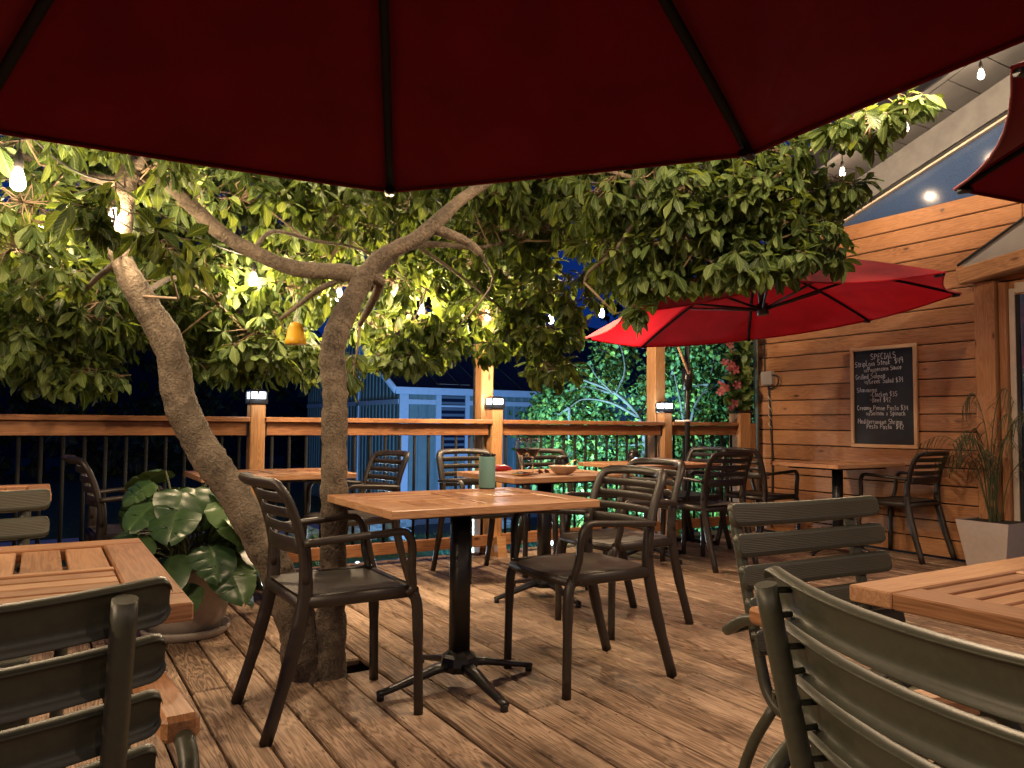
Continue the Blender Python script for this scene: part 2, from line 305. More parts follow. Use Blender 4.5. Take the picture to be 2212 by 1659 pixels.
# ------------------------------------------------------------------ mesh helpers
class MB:
    def __init__(s): s.v = []; s.f = []; s.uv = None; s.smooth = []
    def add(s, vs, fs, smooth=False):
        o = len(s.v); s.v.extend([tuple(map(float, p)) for p in vs]); s.f.extend([tuple(i + o for i in f) for f in fs]); s.smooth.extend([smooth] * len(fs)); return s
    def box(s, a, b, ch=0.0):
        """box with chamfered edges"""
        (x0, y0, z0), (x1, y1, z1) = a, b
        if ch <= 0:
            vs = [(x0, y0, z0), (x1, y0, z0), (x1, y1, z0), (x0, y1, z0), (x0, y0, z1), (x1, y0, z1), (x1, y1, z1), (x0, y1, z1)]
            return s.add(vs, [(0, 3, 2, 1), (4, 5, 6, 7), (0, 1, 5, 4), (1, 2, 6, 5), (2, 3, 7, 6), (3, 0, 4, 7)])
        c = min(ch, (x1 - x0) * .45, (y1 - y0) * .45, (z1 - z0) * .45)
        vs = []; idx = {}
        for sx in (0, 1):
            for sy in (0, 1):
                for sz in (0, 1):
                    X, Y, Zz = (x0, x1)[sx], (y0, y1)[sy], (z0, z1)[sz]
                    dx, dy, dz = (c, -c)[sx], (c, -c)[sy], (c, -c)[sz]
                    for k, p in enumerate(((X, Y + dy, Zz + dz), (X + dx, Y, Zz + dz), (X + dx, Y + dy, Zz))):
                        idx[(sx, sy, sz, k)] = len(vs); vs.append(p)
        I = lambda a_, b_, c_, k: idx[(a_, b_, c_, k)]
        fs = [tuple(I(0, *q, 0) for q in ((0, 0), (0, 1), (1, 1), (1, 0))), tuple(I(1, *q, 0) for q in ((0, 0), (1, 0), (1, 1), (0, 1))),
              tuple(I(q[0], 0, q[1], 1) for q in ((0, 0), (1, 0), (1, 1), (0, 1))), tuple(I(q[0], 1, q[1], 1) for q in ((0, 0), (0, 1), (1, 1), (1, 0))),
              tuple(I(q[0], q[1], 0, 2) for q in ((0, 0), (0, 1), (1, 1), (1, 0))), tuple(I(q[0], q[1], 1, 2) for q in ((0, 0), (1, 0), (1, 1), (0, 1)))]
        for a1 in (0, 1):
            for b1 in (0, 1):
                q = [I(0, a1, b1, 1), I(0, a1, b1, 2), I(1, a1, b1, 2), I(1, a1, b1, 1)]; fs.append(tuple(q if a1 == b1 else q[::-1]))
                q = [I(a1, 0, b1, 0), I(a1, 0, b1, 2), I(a1, 1, b1, 2), I(a1, 1, b1, 0)]; fs.append(tuple(q[::-1] if a1 == b1 else q))
                q = [I(a1, b1, 0, 0), I(a1, b1, 0, 1), I(a1, b1, 1, 1), I(a1, b1, 1, 0)]; fs.append(tuple(q if a1 == b1 else q[::-1]))
                for c1 in (0, 1):
                    q = [I(a1, b1, c1, 0), I(a1, b1, c1, 1), I(a1, b1, c1, 2)]
                    fs.append(tuple(q if (a1 + b1 + c1) % 2 == 1 else q[::-1]))
        return s.add(vs, fs)
    def tube(s, pts, rad, n=8, sq=(1, 1), up=None, caps=True, power=2.0, smooth=True):
        P = [Vector(p) for p in pts]; m = len(P)
        if not hasattr(rad, '__len__'): rad = [rad] * m
        T = [((P[min(i + 1, m - 1)] - P[max(i - 1, 0)]).normalized()) for i in range(m)]
        if up is None:
            up = Vector((0, 0, 1)) if abs(T[0].z) < .9 else Vector((1, 0, 0))
        u = Vector(up); vs = []
        for i in range(m):
            t = T[i]; u = (u - t * u.dot(t)); u = u.normalized() if u.length > 1e-6 else t.orthogonal().normalized()
            w = t.cross(u)
            for k in range(n):
                a = 2 * PI * k / n; c, sn = math.cos(a), math.sin(a)
                if power != 2.0:
                    c = math.copysign(abs(c) ** (2 / power), c); sn = math.copysign(abs(sn) ** (2 / power), sn)
                vs.append(P[i] + u * (c * rad[i] * sq[0]) + w * (sn * rad[i] * sq[1]))
        fs = [(i * n + k, i * n + (k + 1) % n, (i + 1) * n + (k + 1) % n, (i + 1) * n + k) for i in range(m - 1) for k in range(n)]
        if caps: fs += [tuple(range(n - 1, -1, -1)), tuple((m - 1) * n + k for k in range(n))]
        o = len(s.smooth); s.add(vs, fs, smooth)
        if caps: s.smooth[-1] = False; s.smooth[-2] = False
        return s
    def lathe(s, prof, n=24, c=(0, 0), smooth=True):
        vs = []; m = len(prof)
        for r, z in prof:
            for k in range(n):
                a = 2 * PI * k / n; vs.append((c[0] + r * math.cos(a), c[1] + r * math.sin(a), z))
        fs = [(i * n + k, i * n + (k + 1) % n, (i + 1) * n + (k + 1) % n, (i + 1) * n + k) for i in range(m - 1) for k in range(n)]
        fs += [tuple(range(n - 1, -1, -1)), tuple((m - 1) * n + k for k in range(n))]
        s.add(vs, fs, smooth); s.smooth[-1] = s.smooth[-2] = False; return s
    def grid(s, G, smooth=True, both=False, thick=0.0):
        """G: rows of points -> sheet"""
        r, c = len(G), len(G[0]); vs = [p for row in G for p in row]
        fs = [(i * c + j, i * c + j + 1, (i + 1) * c + j + 1, (i + 1) * c + j) for i in range(r - 1) for j in range(c - 1)]
        return s.add(vs, fs, smooth)
    def prism(s, poly, axis, a, b):
        """poly extruded along axis ('x','y','z') from a to b"""
        n = len(poly)
        mk = {'x': lambda p, t: (t, p[0], p[1]), 'y': lambda p, t: (p[0], t, p[1]), 'z': lambda p, t: (p[0], p[1], t)}[axis]
        vs = [mk(p, a) for p in poly] + [mk(p, b) for p in poly]
        fs = [(i, (i + 1) % n, n + (i + 1) % n, n + i) for i in range(n)] + [tuple(range(n - 1, -1, -1)), tuple(range(n, 2 * n))]
        return s.add(vs, fs)
    def mesh(s, name, mat):
        me = bpy.data.meshes.new(name); me.from_pydata(s.v, [], s.f)
        me.polygons.foreach_set('use_smooth', s.smooth)
        if s.uv is not None:
            ul = me.uv_layers.new(name='UVMap'); li = np.empty(len(me.loops), dtype=np.int32); me.loops.foreach_get('vertex_index', li)
            ul.data.foreach_set('uv', np.asarray(s.uv, dtype=np.float32)[li].ravel())
        for q in (mat if isinstance(mat, (list, tuple)) else [mat]):
            me.materials.append(MT[q] if isinstance(q, str) else q)
        me.validate(); me.update()
        return me
    def build(s, name, mat, parent=None, loc=(0, 0, 0), rz=0.0):
        return link(name, s.mesh(name, mat), parent, loc, rz)
def link(name, me, parent=None, loc=(0, 0, 0), rz=0.0):
    o = bpy.data.objects.new(name, me); COL.objects.link(o); o.location = loc; o.rotation_euler = (0, 0, rz)
    if parent is not None: o.parent = parent
    return o
def tag(o, label=None, cat=None, group=None, kind=None):
    if label: o['label'] = label
    if cat: o['category'] = cat
    if group: o['group'] = group
    if kind: o['kind'] = kind
    return o
def thing(name, label, cat, loc=(0, 0, 0), rz=0.0, group=None):
    o = bpy.data.objects.new(name, None); COL.objects.link(o); o.location = loc; o.rotation_euler = (0, 0, rz); o.empty_display_size = .1
    return tag(o, label, cat, group)
def copy_tree(o, parent=None):
    c = o.copy(); COL.objects.link(c); c.parent = parent
    for ch in list(o.children):
        copy_tree(ch, c)
    return c
def smooth_path(pts, per=6):
    """Catmull-Rom through the points; works for any dimension"""
    P = [np.asarray(p, float) for p in pts]; P = [2 * P[0] - P[1]] + P + [2 * P[-1] - P[-2]]; out = []
    for i in range(1, len(P) - 2):
        for k in range(per):
            t = k / per
            out.append(.5 * (2 * P[i] + (P[i + 1] - P[i - 1]) * t + (2 * P[i - 1] - 5 * P[i] + 4 * P[i + 1] - P[i + 2]) * t * t + (-P[i - 1] + 3 * P[i] - 3 * P[i + 1] + P[i + 2]) * t ** 3))
    out.append(P[-2]); return out
_cache = {}
def stick(L, w, h, ch, mat):
    """shared mesh: a timber L long in X, w in Y, h in Z, centred, chamfered"""
    k = (round(L, 4), round(w, 4), round(h, 4), ch, mat)
    if k not in _cache:
        _cache[k] = MB().box((-L / 2, -w / 2, -h / 2), (L / 2, w / 2, h / 2), ch).mesh('timber', mat)
    return _cache[k]
def piece(name, L, w, h, mat, parent, loc, rz=0.0, ch=.003, rx=0.0, ry=0.0):
    o = link(name, stick(L, w, h, ch, mat), parent, loc, rz)
    if rx or ry: o.rotation_euler = (rx, ry, rz)
    return o

# ================================================================== SETTING
GZ = -0.9
def ground_patch(name, poly, z, mat):
    b = MB(); b.add([(x, y, z) for x, y in poly], [tuple(range(len(poly)))]); o = b.build(name, mat); tag(o, kind='structure'); return o
ground_patch('ground', [(-150, -150), (150, -150), (150, 250), (-150, 250)], GZ, 'lawn')
ground_patch('driveway', [(-14, 12.45), (26, 12.35), (26, 13.45), (-14, 13.5)], GZ + .006, 'asphalt')
ground_patch('walkway', [(-2, 13.5), (26, 13.45), (26, 14.6), (-2, 14.6)], GZ + .012, 'concrete')
ground_patch('gravel_bed', [(5.2, 7.2), (7.4, 7.0), (9.6, 7.4), (10, 9.4), (7.6, 9.9), (5.6, 9.2)], GZ + .006, 'gravel')
pond = [(3.7 + 1.9 * math.cos(a) * (1 + .12 * math.sin(3 * a)), 9.6 + .85 * math.sin(a) * (1 + .1 * math.cos(2 * a))) for a in np.linspace(0, 2 * PI, 29)[:-1]]
ground_patch('pond', pond, GZ + .012, 'water')

b = MB(); G = []
for i in range(9):
    row = []
    for j in range(61):
        a = -2.2 + 3.6 * j / 60; rr = 46 + i * 4; hgt = 9.5 * math.sin(min(1, i / 5) * PI / 2) * (1 + .12 * math.sin(j * .9) + .08 * math.sin(j * 2.3 + 1)) + (.5 * math.sin(j * 5.1 + i * 2) if i else 0)
        row.append((rr * math.sin(a + .55), rr * math.cos(a + .55), GZ - .05 + hgt))
    G.append(row)
b.grid(G); o = b.build('hill', simple('wooded_slope', (.010, .014, .008), .95, bump=1.0, bscale=2)); tag(o, kind='structure')
# ---- deck: joists and single planks running along Y
deck = bpy.data.objects.new('deck', None); COL.objects.link(deck); tag(deck, kind='structure')
PW, PG = .133, .011
x = -3.0; iplank = 0
def plank(x, y0, y1):
    L = y1 - y0 - .003
    o = piece('plank', round(L, 3), PW, .032, 'deck', deck, (x, (y0 + y1) / 2, -.016 + RND.uniform(-.0015, .0015)), PI / 2, ch=.008)
    return o
while x < 6.12:
    ys = [-2.2, 5.5]
    j = RND.choice([.8, 1.6, 2.4, 3.2, 4.0, 4.8])
    cuts = sorted([-2.2, j, 5.5]) if iplank % 3 else [-2.2, 5.5]
    if abs(x - 1.05) < .14:
        cuts = [-2.2, 3.09 if x < 1.05 else 3.13, None, 3.38 if x < 1.05 else 3.30, 5.5]
    k = 0
    while k < len(cuts) - 1:
        if cuts[k] is None or cuts[k + 1] is None: k += 1; continue
        plank(x, cuts[k], cuts[k + 1]); k += 1
    x += PW + PG; iplank += 1
b = MB()
for yy in np.arange(-2, 5.5, .6): b.box((-3.1, yy - .02, -.2), (6.1, yy + .02, -.034))
o = b.build('joists', 'joist', deck); o['kind'] = 'stuff'
b = MB()
for ch in list(deck.children):
    if not ch.name.startswith('plank'): continue
    L2 = ch.data.vertices; hl = max(v.co.x for v in L2)
    for yy in np.arange(-2, 5.5, .6):
        if abs(yy - ch.location.y) > hl - .03: continue
        for sx in (-.042, .042):
            cx2, cy2 = ch.location.x + sx + RND.uniform(-.005, .005), yy + RND.uniform(-.008, .008)
            b.add([(cx2 + .0042 * math.cos(a), cy2 + .0042 * math.sin(a), ch.location.z + .0166) for a in np.linspace(0, 2 * PI, 7)[:-1]], [(0, 1, 2, 3, 4, 5)])
o = b.build('screw', 'screw', deck); o['kind'] = 'stuff'
piece('rim_board', 9.3, .038, .19, 'cedar', deck, (1.53, 5.525, -.10))
b = MB(); b.box((-3.1, -2.2, -.34), (6.1, 5.4, -.21)); b.build('shade_slab', 'black', deck)  # black slab standing in for the shade below the plank gaps

# ---- railing along y = 5.35
rail = thing('deck_railing', 'timber railing with black balusters along the far edge of the deck', 'railing', (0, 5.35, 0))
posts_x = [-1.45, 1.245, 3.105, 4.92]
span = [(-3.0, -1.5), (-1.40, 1.195), (1.295, 3.055), (3.155, 4.87), (4.97, 5.85)]
for a, c in span:
    L = round(c - a - .004, 3); m = (a + c) / 2
    piece('cap_rail', L, .10, .034, 'cedar', rail, (m, -.012, 1.051), ch=.004)
    piece('top_rail', round(L - .02, 3), .038, .088, 'cedar', rail, (m, .0, .988), ch=.003)
    piece('bottom_rail', L, .038, .088, 'cedar', rail, (m, 0, .118), ch=.003)
    n = int((c - a) / .1105)
    for i in range(n):
        xx = a + (c - a) * (i + .5) / n
        if not (-.3 < xx < 5.9): continue
        if 'bal' not in _cache: _cache['bal'] = MB().tube([(0, 0, -.39), (0, 0, .39)], .0115, 8).mesh('baluster', 'baluster')
        link('baluster', _cache['bal'], rail, (xx, .001, .552))
for px in posts_x[1:]:
    # hanger plates on the rail ends
    for s in (-1, 1):
        MB().box((-.008, -.022, -.045), (.008, .022, .045)).build('rail_bracket', 'blackmetal', rail, (px + s * .059, 0, .985))

def post_thing(px, h, w, label, y=5.35, name='railing_post', grp='posts of the railing'):
    t = thing(name, label, 'post', (px, y, 0), 0, grp)
    o = piece('shaft', round(h, 3), w, w, 'post', t, (0, 0, h / 2), 0, .006); o.rotation_euler = (0, -PI / 2, 0)
    return t
post_lab = {-1.45: 'railing post outside the left of the picture', 1.245: 'short railing post behind the left leaning trunk', 3.105: 'short railing post in front of the taller middle post', 4.92: 'short railing post next to the black umbrella pole'}
for px in posts_x[1:]:
    t = post_thing(px, 1.155, .10, post_lab[px])
    w = MB(); w.prism([(-.045, 0), (.045, 0), (.045, .14), (-.02, .16)], 'x', -.04, .04)
    o = w.build('foot_block', 'post', t, (.0, -.10, 0))
t = post_thing(5.91, 1.16, .15, 'wide railing post under the pink flowering vine'); 
t2 = post_thing(6.06, 1.06, .085, 'low timber post beside the downpipe at the wall corner')
post_thing(3.075, 2.75, .11, 'tall middle post rising into the tree leaves', 5.47, 'tall_post', 'tall posts behind the railing')
post_thing(4.93, 2.75, .125, 'tall post running up behind the open red umbrella', 5.48, 'tall_post', 'tall posts behind the railing')

def cap_light(px, label):
    t = thing('post_cap_lamp', label, 'lamp', (px, 5.35, 1.155), 0, 'lit solar caps on the railing posts')
    MB().box((-.062, -.062, 0), (.062, .062, .036), .004).build('base', 'blackplastic', t)
    pn = MB().box((-.050, -.050, .036), (.050, .050, .081), .002).build('lens', 'led', t)
    fr = MB()
    for sx in (-1, 1):
        for sy in (-1, 1): fr.box((sx * .053 - .006, sy * .053 - .006, .034), (sx * .053 + .006, sy * .053 + .006, .085))
    fr.box((-.004, -.056, .036), (.004, -.0505, .083)); fr.box((-.056, -.004, .036), (-.0505, .004, .083))
    fr.build('frame', 'blackplastic', t)['kind'] = 'stuff'
    r = MB(); r.add([(-.06, -.06, .083), (.06, -.06, .083), (.06, .06, .083), (-.06, .06, .083), (-.035, -.035, .100), (.035, -.035, .100), (.035, .035, .100), (-.035, .035, .100)],
                    [(0, 3, 2, 1), (4, 5, 6, 7), (0, 1, 5, 4), (1, 2, 6, 5), (2, 3, 7, 6), (3, 0, 4, 7)]); r.build('lid', 'blackplastic', t)
    for s in ((0, -.09), (-.09, 0)):
        lamp('cap_glow', (s[0], s[1], .06), 1.2, (.75, .88, 1.0), .03, t)
cap_light(1.245, 'lit square post cap lamp left of the middle trunk')
cap_light(3.105, 'lit square post cap lamp against the tall middle post')
cap_light(4.92, 'lit square post cap lamp beside the black umbrella pole')

# ---- timber wall at x = 6.2
wall = bpy.data.objects.new('wall', None); COL.objects.link(wall); tag(wall, kind='structure')
WX = 6.2; PITCHB = .1432
pil_y = float(atx(2124, 900, WX)[1])
for i in range(20):
    z = .0 + (i + .5) * PITCHB - .002
    y1 = 5.37
    y0 = pil_y if z < 2.05 else 2.2
    if z > 2.05 and i in (18,):
        yj = float(atx(2203, 300, WX)[1])
        segs = [(y0, yj - .004), (yj, y1)]
    else: segs = [(y0, y1)]
    for a, c in segs:
        piece('board', round(c - a, 3), .134, .022, 'wallwood', wall, (WX + .011, (a + c) / 2, z), PI / 2, .005, rx=PI / 2)
MB().box((WX + .024, 2.2, 0), (WX + .12, 5.36, 2.86)).build('backing', 'black', wall)
# corner trim, downpipe
tag(MB().box((WX - .012, 5.372, 0), (WX + .05, 5.42, 2.8), .004).build('corner_trim', 'sage'), 'sage green corner trim at the left end of the timber wall', 'trim')
tag(MB().tube([(6.13, 5.46, -.8), (6.13, 5.46, 2.8)], .042, 12, power=4).build('downpipe', 'black'), 'black downpipe between the flowering vine and the timber wall', 'downpipe')
# pillar + glass door on the right
tag(piece('door_pillar', 2.15, .145, .12, 'wallwood', None, (WX - .045, pil_y - .075, 1.075), 0, .006, ry=-PI / 2), 'wide vertical timber pillar between the clad wall and the glass door', 'pillar')
door = thing('glass_door', 'glass door with pale frame at the right edge of the picture', 'door', (WX, pil_y - .30, 0))
piece('jamb', 2.13, .05, .09, 'wallwood', door, (-.02, .115, 1.065), 0, .004, ry=-PI / 2)
MB().box((-.03, .045, 0), (.03, .085, 2.08), .004).build('frame', 'cream', door)
MB().box((-.025, -.85, 2.04), (.025, .045, 2.12), .004).build('frame_head', 'cream', door)
MB().box((-.02, .018, .0), (.02, .043, 2.03)).build('sash', 'black', door)
MB().box((-.004, -.85, .02), (.004, .016, 2.03)).build('pane', 'glazing', door)
MB().box((.03, -.9, 0), (.06, .08, 2.13)).build('room_back', 'black', door)

# ---- roof over the wall: gable glass, frieze, soffit, fascia
K = .352
roof = thing('gable_roof', 'dark gable roof overhang with grey soffit panels above the timber wall', 'roof', (0, 0, 0))
def rk(y, z0): return z0 + (3.6 - y) * K          # rake line through height z0 at y = 3.6
Y0, Y1 = 1.0, 5.2
def sheared(name, x0, x1, za, zb, mat, y0=Y0, y1=Y1, par=roof):
    b = MB(); vs = []
    for xx in (x0, x1):
        for yy, zz in ((y0, za), (y1, za), (y1, zb), (y0, zb)): vs.append((xx, yy, rk(yy, zz)))
    b.add(vs, [(0, 1, 2, 3), (7, 6, 5, 4), (0, 4, 5, 1), (1, 5, 6, 2), (2, 6, 7, 3), (3, 7, 4, 0)]); return b.build(name, mat, par)
zD, zC, zB, zA = 3.166, 3.466, 3.466, 3.683
sheared('frieze_board', WX - .03, WX + .03, zD + .05, zC, 'frieze')
sheared('black_gasket', WX - .012, WX + .03, zD + .018, zD + .048, 'black')
sheared('cream_bead', WX - .02, WX + .03, zD, zD + .016, 'cream')
g = MB(); zt = 2.862
yk = 3.6 + (zD - zt) / K
g.add([(WX + .02, Y0, zt), (WX + .02, yk, zt), (WX + .02, Y0, rk(Y0, zD) + .02)], [(0, 1, 2)])
g.add([(WX + .026, Y0, zt), (WX + .026, yk, zt), (WX + .026, Y0, rk(Y0, zD) + .02)], [(2, 1, 0)])
tag(g.build('gable_glass', 'glazing'), 'triangular gable glass coloured with reflected sky and mirroring a lit bulb above the timber wall', 'window')
yy = Y0
n = 0
seams = [3.13, 3.335, 3.54, 3.74, 3.915, 4.12]
ed = [Y0 + .02] + list(np.arange(1.2, 3.0, .21)) + seams + list(np.arange(4.33, 5.2, .21))
for a, c in zip(ed[:-1], ed[1:]):
    b = MB(); a2, c2 = a + .005, c - .005; vs = []
    for xx in (5.665, WX - .032):
        for y_, dz in ((a2, 0), (c2, 0), (c2, .02), (a2, .02)): vs.append((xx, y_, rk(y_, zC) + dz))
    b.add(vs, [(0, 1, 2, 3), (7, 6, 5, 4), (0, 4, 5, 1), (1, 5, 6, 2), (2, 6, 7, 3), (3, 7, 4, 0)]); b.build('soffit_panel', 'soffit', roof)
sheared('roof_deck', 5.64, 9.0, zC + .03, zA + .01, 'black')
sheared('fascia', 5.625, 5.655, zB - .005, zA - .02, 'fascia')
sheared('fascia_lip', 5.610, 5.66, zB - .022, zB - .006, 'soffit')
sheared('drip_edge', 5.605, 5.66, zA - .018, zA + .012, 'cream')
# ---- small door canopy at right
can = thing('door_canopy', 'small gabled door canopy with a pale timber beam and grey cheek at the right edge', 'canopy', (0, 0, 0))
CX = WX - .28
A1, A2, B1, B2 = atx(2066, 579, CX), atx(2212, 534, CX), atx(2066, 614, CX), atx(2212, 575, CX)
def ext(p, q, y): t = (y - p[1]) / (q[1] - p[1]); return p + (q - p) * t
ye = 2.2
A3, B3 = ext(A1, A2, ye), ext(B1, B2, ye)
ang = math.atan2(A3[2] - A1[2], A1[1] - A3[1]); Lb = float(np.hypot(A3[1] - A1[1], A3[2] - A1[2]))
mc = (A1 + A3 + B1 + B3) / 4
bm = piece('beam', round(Lb, 3), .09, float(round((A1[2] - B1[2]) * .97, 3)), 'post', can, (CX + .045, mc[1], mc[2]), 0, .006)
bm.rotation_euler = (0, -ang, -PI / 2)
P1, P2 = atx(2076, 572, WX - .03), atx(2212, 474, WX - .03); P3 = ext(P1, P2, ye)
b = MB(); lo = [(CX + .09, A1[1] - .02, A1[2]), (CX + .09, A3[1], A3[2])]
b.add([P1, P3, (WX - .03, P3[1], P3[2] + .0), lo[0], lo[1]], [(0, 1, 4, 3)])
b.build('grey_cheek', 'cheek', can)
d = (P3 - P1)
b = MB(); b.tube([P1 - d * .02 + np.array([-.012, 0, .008]), P3 + np.array([-.012, 0, .008])], .011, 6); b.build('flashing', 'black', can)
b = MB(); vs = [(CX + .095, B1[1] - .02, B1[2] + .02), (CX + .095, B3[1], B3[2] + .02), (WX - .02, B3[1], B3[2] + .02), (WX - .02, B1[1] - .02, B1[2] + .02)]
b.add(vs + [(p[0], p[1], p[2] + .02) for p in vs], [(3, 2, 1, 0), (4, 5, 6, 7), (0, 1, 5, 4), (1, 2, 6, 5), (2, 3, 7, 6), (3, 0, 4, 7)]); b.build('ceiling_panel', 'cedar', can)

# ---- the shed beyond the lawn
shed = thing('garden_shed', 'grey green corrugated shed with pale trim and a slatted blind window', 'shed', (0, 0, 0))
SX0, SX1, SY0, SY1 = 6.28, 22.0, 14.65, 21.0
ez = CAMH + (916 - 836) / 1667 * 15.9 - .0
EZ = 1.82
def corrug(x0, x1, z0, z1, y, pitch=.2, depth=.018):
    b = MB(); xs = []; xx = x0
    while xx < x1:
        for q, dd in ((0, 0), (.5, 0), (.6, -depth), (.9, -depth)): xs.append((min(xx + q * pitch, x1), y + dd))
        xx += pitch
    b.grid([[(p[0], p[1], z0) for p in xs], [(p[0], p[1], z1) for p in xs]], smooth=False); return b
corrug(SX0, SX1, GZ, EZ, SY0).build('front_wall', 'siding', shed)
b = MB(); ys = []; yy = SY0
while yy < SY1:
    for q, dd in ((0, 0), (.5, 0), (.6, -.018), (.9, -.018)): ys.append((SX0 + dd, yy + q * .2))
    yy += .2
rid = (SY0 + SY1) / 2; RZ = EZ + (rid - SY0) * .52
b.grid([[(p[0], p[1], GZ) for p in ys], [(p[0], p[1], EZ + min(p[1] - SY0, max(0, SY1 - p[1])) * .52) for p in ys]], smooth=False); b.build('side_wall', 'siding', shed)
b = MB()
for z0 in (EZ + .06,):
    b.add([(SX0 - .25, SY0 - .3, EZ - .09), (SX1, SY0 - .3, EZ - .09), (SX1, rid, RZ + .06), (SX0 - .25, rid, RZ + .06), (SX1, SY1 + .3, EZ - .09), (SX0 - .25, SY1 + .3, EZ - .09)], [(0, 1, 2, 3), (3, 2, 4, 5)])
b.build('roof', 'roofing', shed)
b = MB()
for i in range(30):
    xx = SX0 - .2 + i * .5
    b.tube([(xx, SY0 - .3, EZ - .075), (xx, rid, RZ + .075)], .014, 4)
b.build('roof_rib', 'roofing', shed)
def trim(a, c, name='trim_board'): MB().box(a, c).build(name, 'trim', shed)
trim((SX0 - .26, SY0 - .36, EZ - .20), (SX1, SY0 - .30, EZ - .06), 'gutter')
trim((SX0 - .04, SY0 - .045, GZ), (SX0 + .16, SY0 - .005, EZ - .1), 'corner_board')
zb = float(aty(900, 868, SY0)[2])
wx0, wx1 = float(aty(951, 870, SY0)[0]), float(aty(1003, 870, SY0)[0])
ox0, ox1 = float(aty(940, 870, SY0)[0]), float(aty(1012, 870, SY0)[0])
zt1, zt2 = float(aty(940, 829, SY0)[2]), float(aty(940, 838, SY0)[2])
wz0 = zt1 - 1.55
trim((SX0 + .16, SY0 - .042, zb - .05), (ox0, SY0 - .004, zb + .05), 'band')
trim((ox1, SY0 - .042, zb - .05), (14, SY0 - .004, zb + .05), 'band')
def shed_window(x0, x1, X0, X1, nm='window'):
    w = MB().box((x0, SY0 - .035, wz0 + .1), (x1, SY0 - .025, zt2)).build(nm, 'screen', shed)
    for q0, q1 in (((X0, SY0 - .06, wz0), (x0, SY0 - .004, zt1)), ((x1, SY0 - .06, wz0), (X1, SY0 - .004, zt1)), ((x0, SY0 - .058, zt2), (x1, SY0 - .004, zt1)), ((x0, SY0 - .058, wz0), (x1, SY0 - .004, wz0 + .1)), ((x0, SY0 - .055, zb - .10), (x1, SY0 - .052, zb - .06))):
        MB().box(q0, q1).build('casing', 'trim', w)
    zz = wz0 + .12; k = 0
    while zz < zt2 - .05:
        MB().box((x0 + .002, SY0 - .05, zz), (x1 - .002, SY0 - .037, zz + .055)).build('blind_slat', 'blind', w); zz += .125
shed_window(wx0, wx1, ox0, ox1)
shed_window(float(aty(1184, 860, SY0)[0]), float(aty(1240, 860, SY0)[0]), float(aty(1175, 860, SY0)[0]), float(aty(1250, 860, SY0)[0]))
# side wall trims
def ytrim(y0, y1, z0, z1, nm): MB().box((SX0 - .05, y0, z0), (SX0 - .02, y1, z1)).build(nm, 'trim', shed)
ytrim(SY0 + .02, SY1, zb - .05, zb + .05, 'band')
for yq in (17.0, 19.2): ytrim(yq, yq + .1, GZ, EZ + 1.0, 'corner_board')
b = MB(); b.tube([(SX0 - .27, SY0 - .33, EZ - .12), (SX0 - .27, rid, RZ + .03), (SX0 - .27, SY1, EZ)], .09, 4, sq=(1, .35)); b.build('barge_board', 'trim', shed)
# lower pale door panel
trim((float(aty(945, 1000, SY0)[0]), SY0 - .05, GZ), (float(aty(953, 1000, SY0)[0]), SY0 - .01, .35), 'door_trim')
trim((float(aty(1003, 1000, SY0)[0]), SY0 - .05, GZ), (float(aty(1012, 1000, SY0)[0]), SY0 - .01, .35), 'door_trim')
trim((float(aty(953, 1000, SY0)[0]), SY0 - .05, .25), (float(aty(1003, 1000, SY0)[0]), SY0 - .01, .35), 'door_trim')
MB().box((SX0 - .03, SY0 - .06, GZ), (SX1, SY0 - .03, GZ + .28)).build('plinth', 'concrete', shed)
# utility pole
up = at(1034, 950, 7.4)
tag(MB().tube([(up[0], up[1], GZ), (up[0], up[1], 3.2)], .058, 10).build('utility_pole', MT['bark']), 'dark rough pole just behind the tall middle post', 'pole')

# ================================================================== LEAVES
def leaf_arrays(kind, n_rows=5):
    """one leaf along +X, width along Y, face up +Z : returns verts, faces, uv"""
    V = []; UVs = []; Fc = []
    prof = {'mag': [(0, .012), (.14, .085), (.36, .185), (.62, .25), (.84, .17), (1.0, .008)],
            'lil': [(0, .10), (.15, .42), (.38, .48), (.65, .30), (1.0, .01)],
            'vine': [(0, .03), (.25, .26), (.55, .30), (.8, .18), (1.0, .01)],
            'blade': [(0, .5), (.3, .5), (.7, .35), (1.0, .02)]}[kind]
    for t, w in prof:
        for s in (-1, 0, 1):
            V.append([t, s * w, 0]); UVs.append((.5 + .5 * s, t))
    for i in range(len(prof) - 1):
        for j in range(2):
            a = i * 3 + j; Fc.append((a, a + 3, a + 4, a + 1))
    return np.array(V), Fc, UVs
class LeafBatch:
    def __init__(s): s.v = []; s.f = []; s.uv = []; s.n = 0
    def add(s, V, Fc, UVs):
        s.v.append(V); s.f.extend([tuple(i + s.n for i in f) for f in Fc]); s.uv.extend(UVs); s.n += len(V)
    def build(s, name, mat, parent=None, kind=None):
        b = MB()
        if not s.v: return None
        b.v = np.concatenate(s.v).tolist(); b.f = s.f; b.uv = s.uv; b.smooth = [True] * len(s.f)
        o = b.build(name, mat, parent)
        if kind: o['kind'] = kind
        return o
def frame_from(ax, nrm):
    ax = ax / np.linalg.norm(ax); n = nrm - ax * (nrm @ ax)
    if np.linalg.norm(n) < 1e-4: n = np.cross(ax, [1, 0, .3])
    n = n / np.linalg.norm(n); y = np.cross(n, ax); return np.stack([ax, y, n], 1)
def shape_leaf(base, size, width, cup, bend):
    V = base.copy(); V[:, 0] *= 1.0
    V[:, 2] += np.abs(V[:, 1]) * cup - bend * V[:, 0] ** 2
    V[:, 2] += .03 * np.sin(V[:, 0] * 9 + width * 40) * (np.abs(V[:, 1]) > .05) * np.sign(V[:, 1])
    V[:, 1] *= width; return V * size

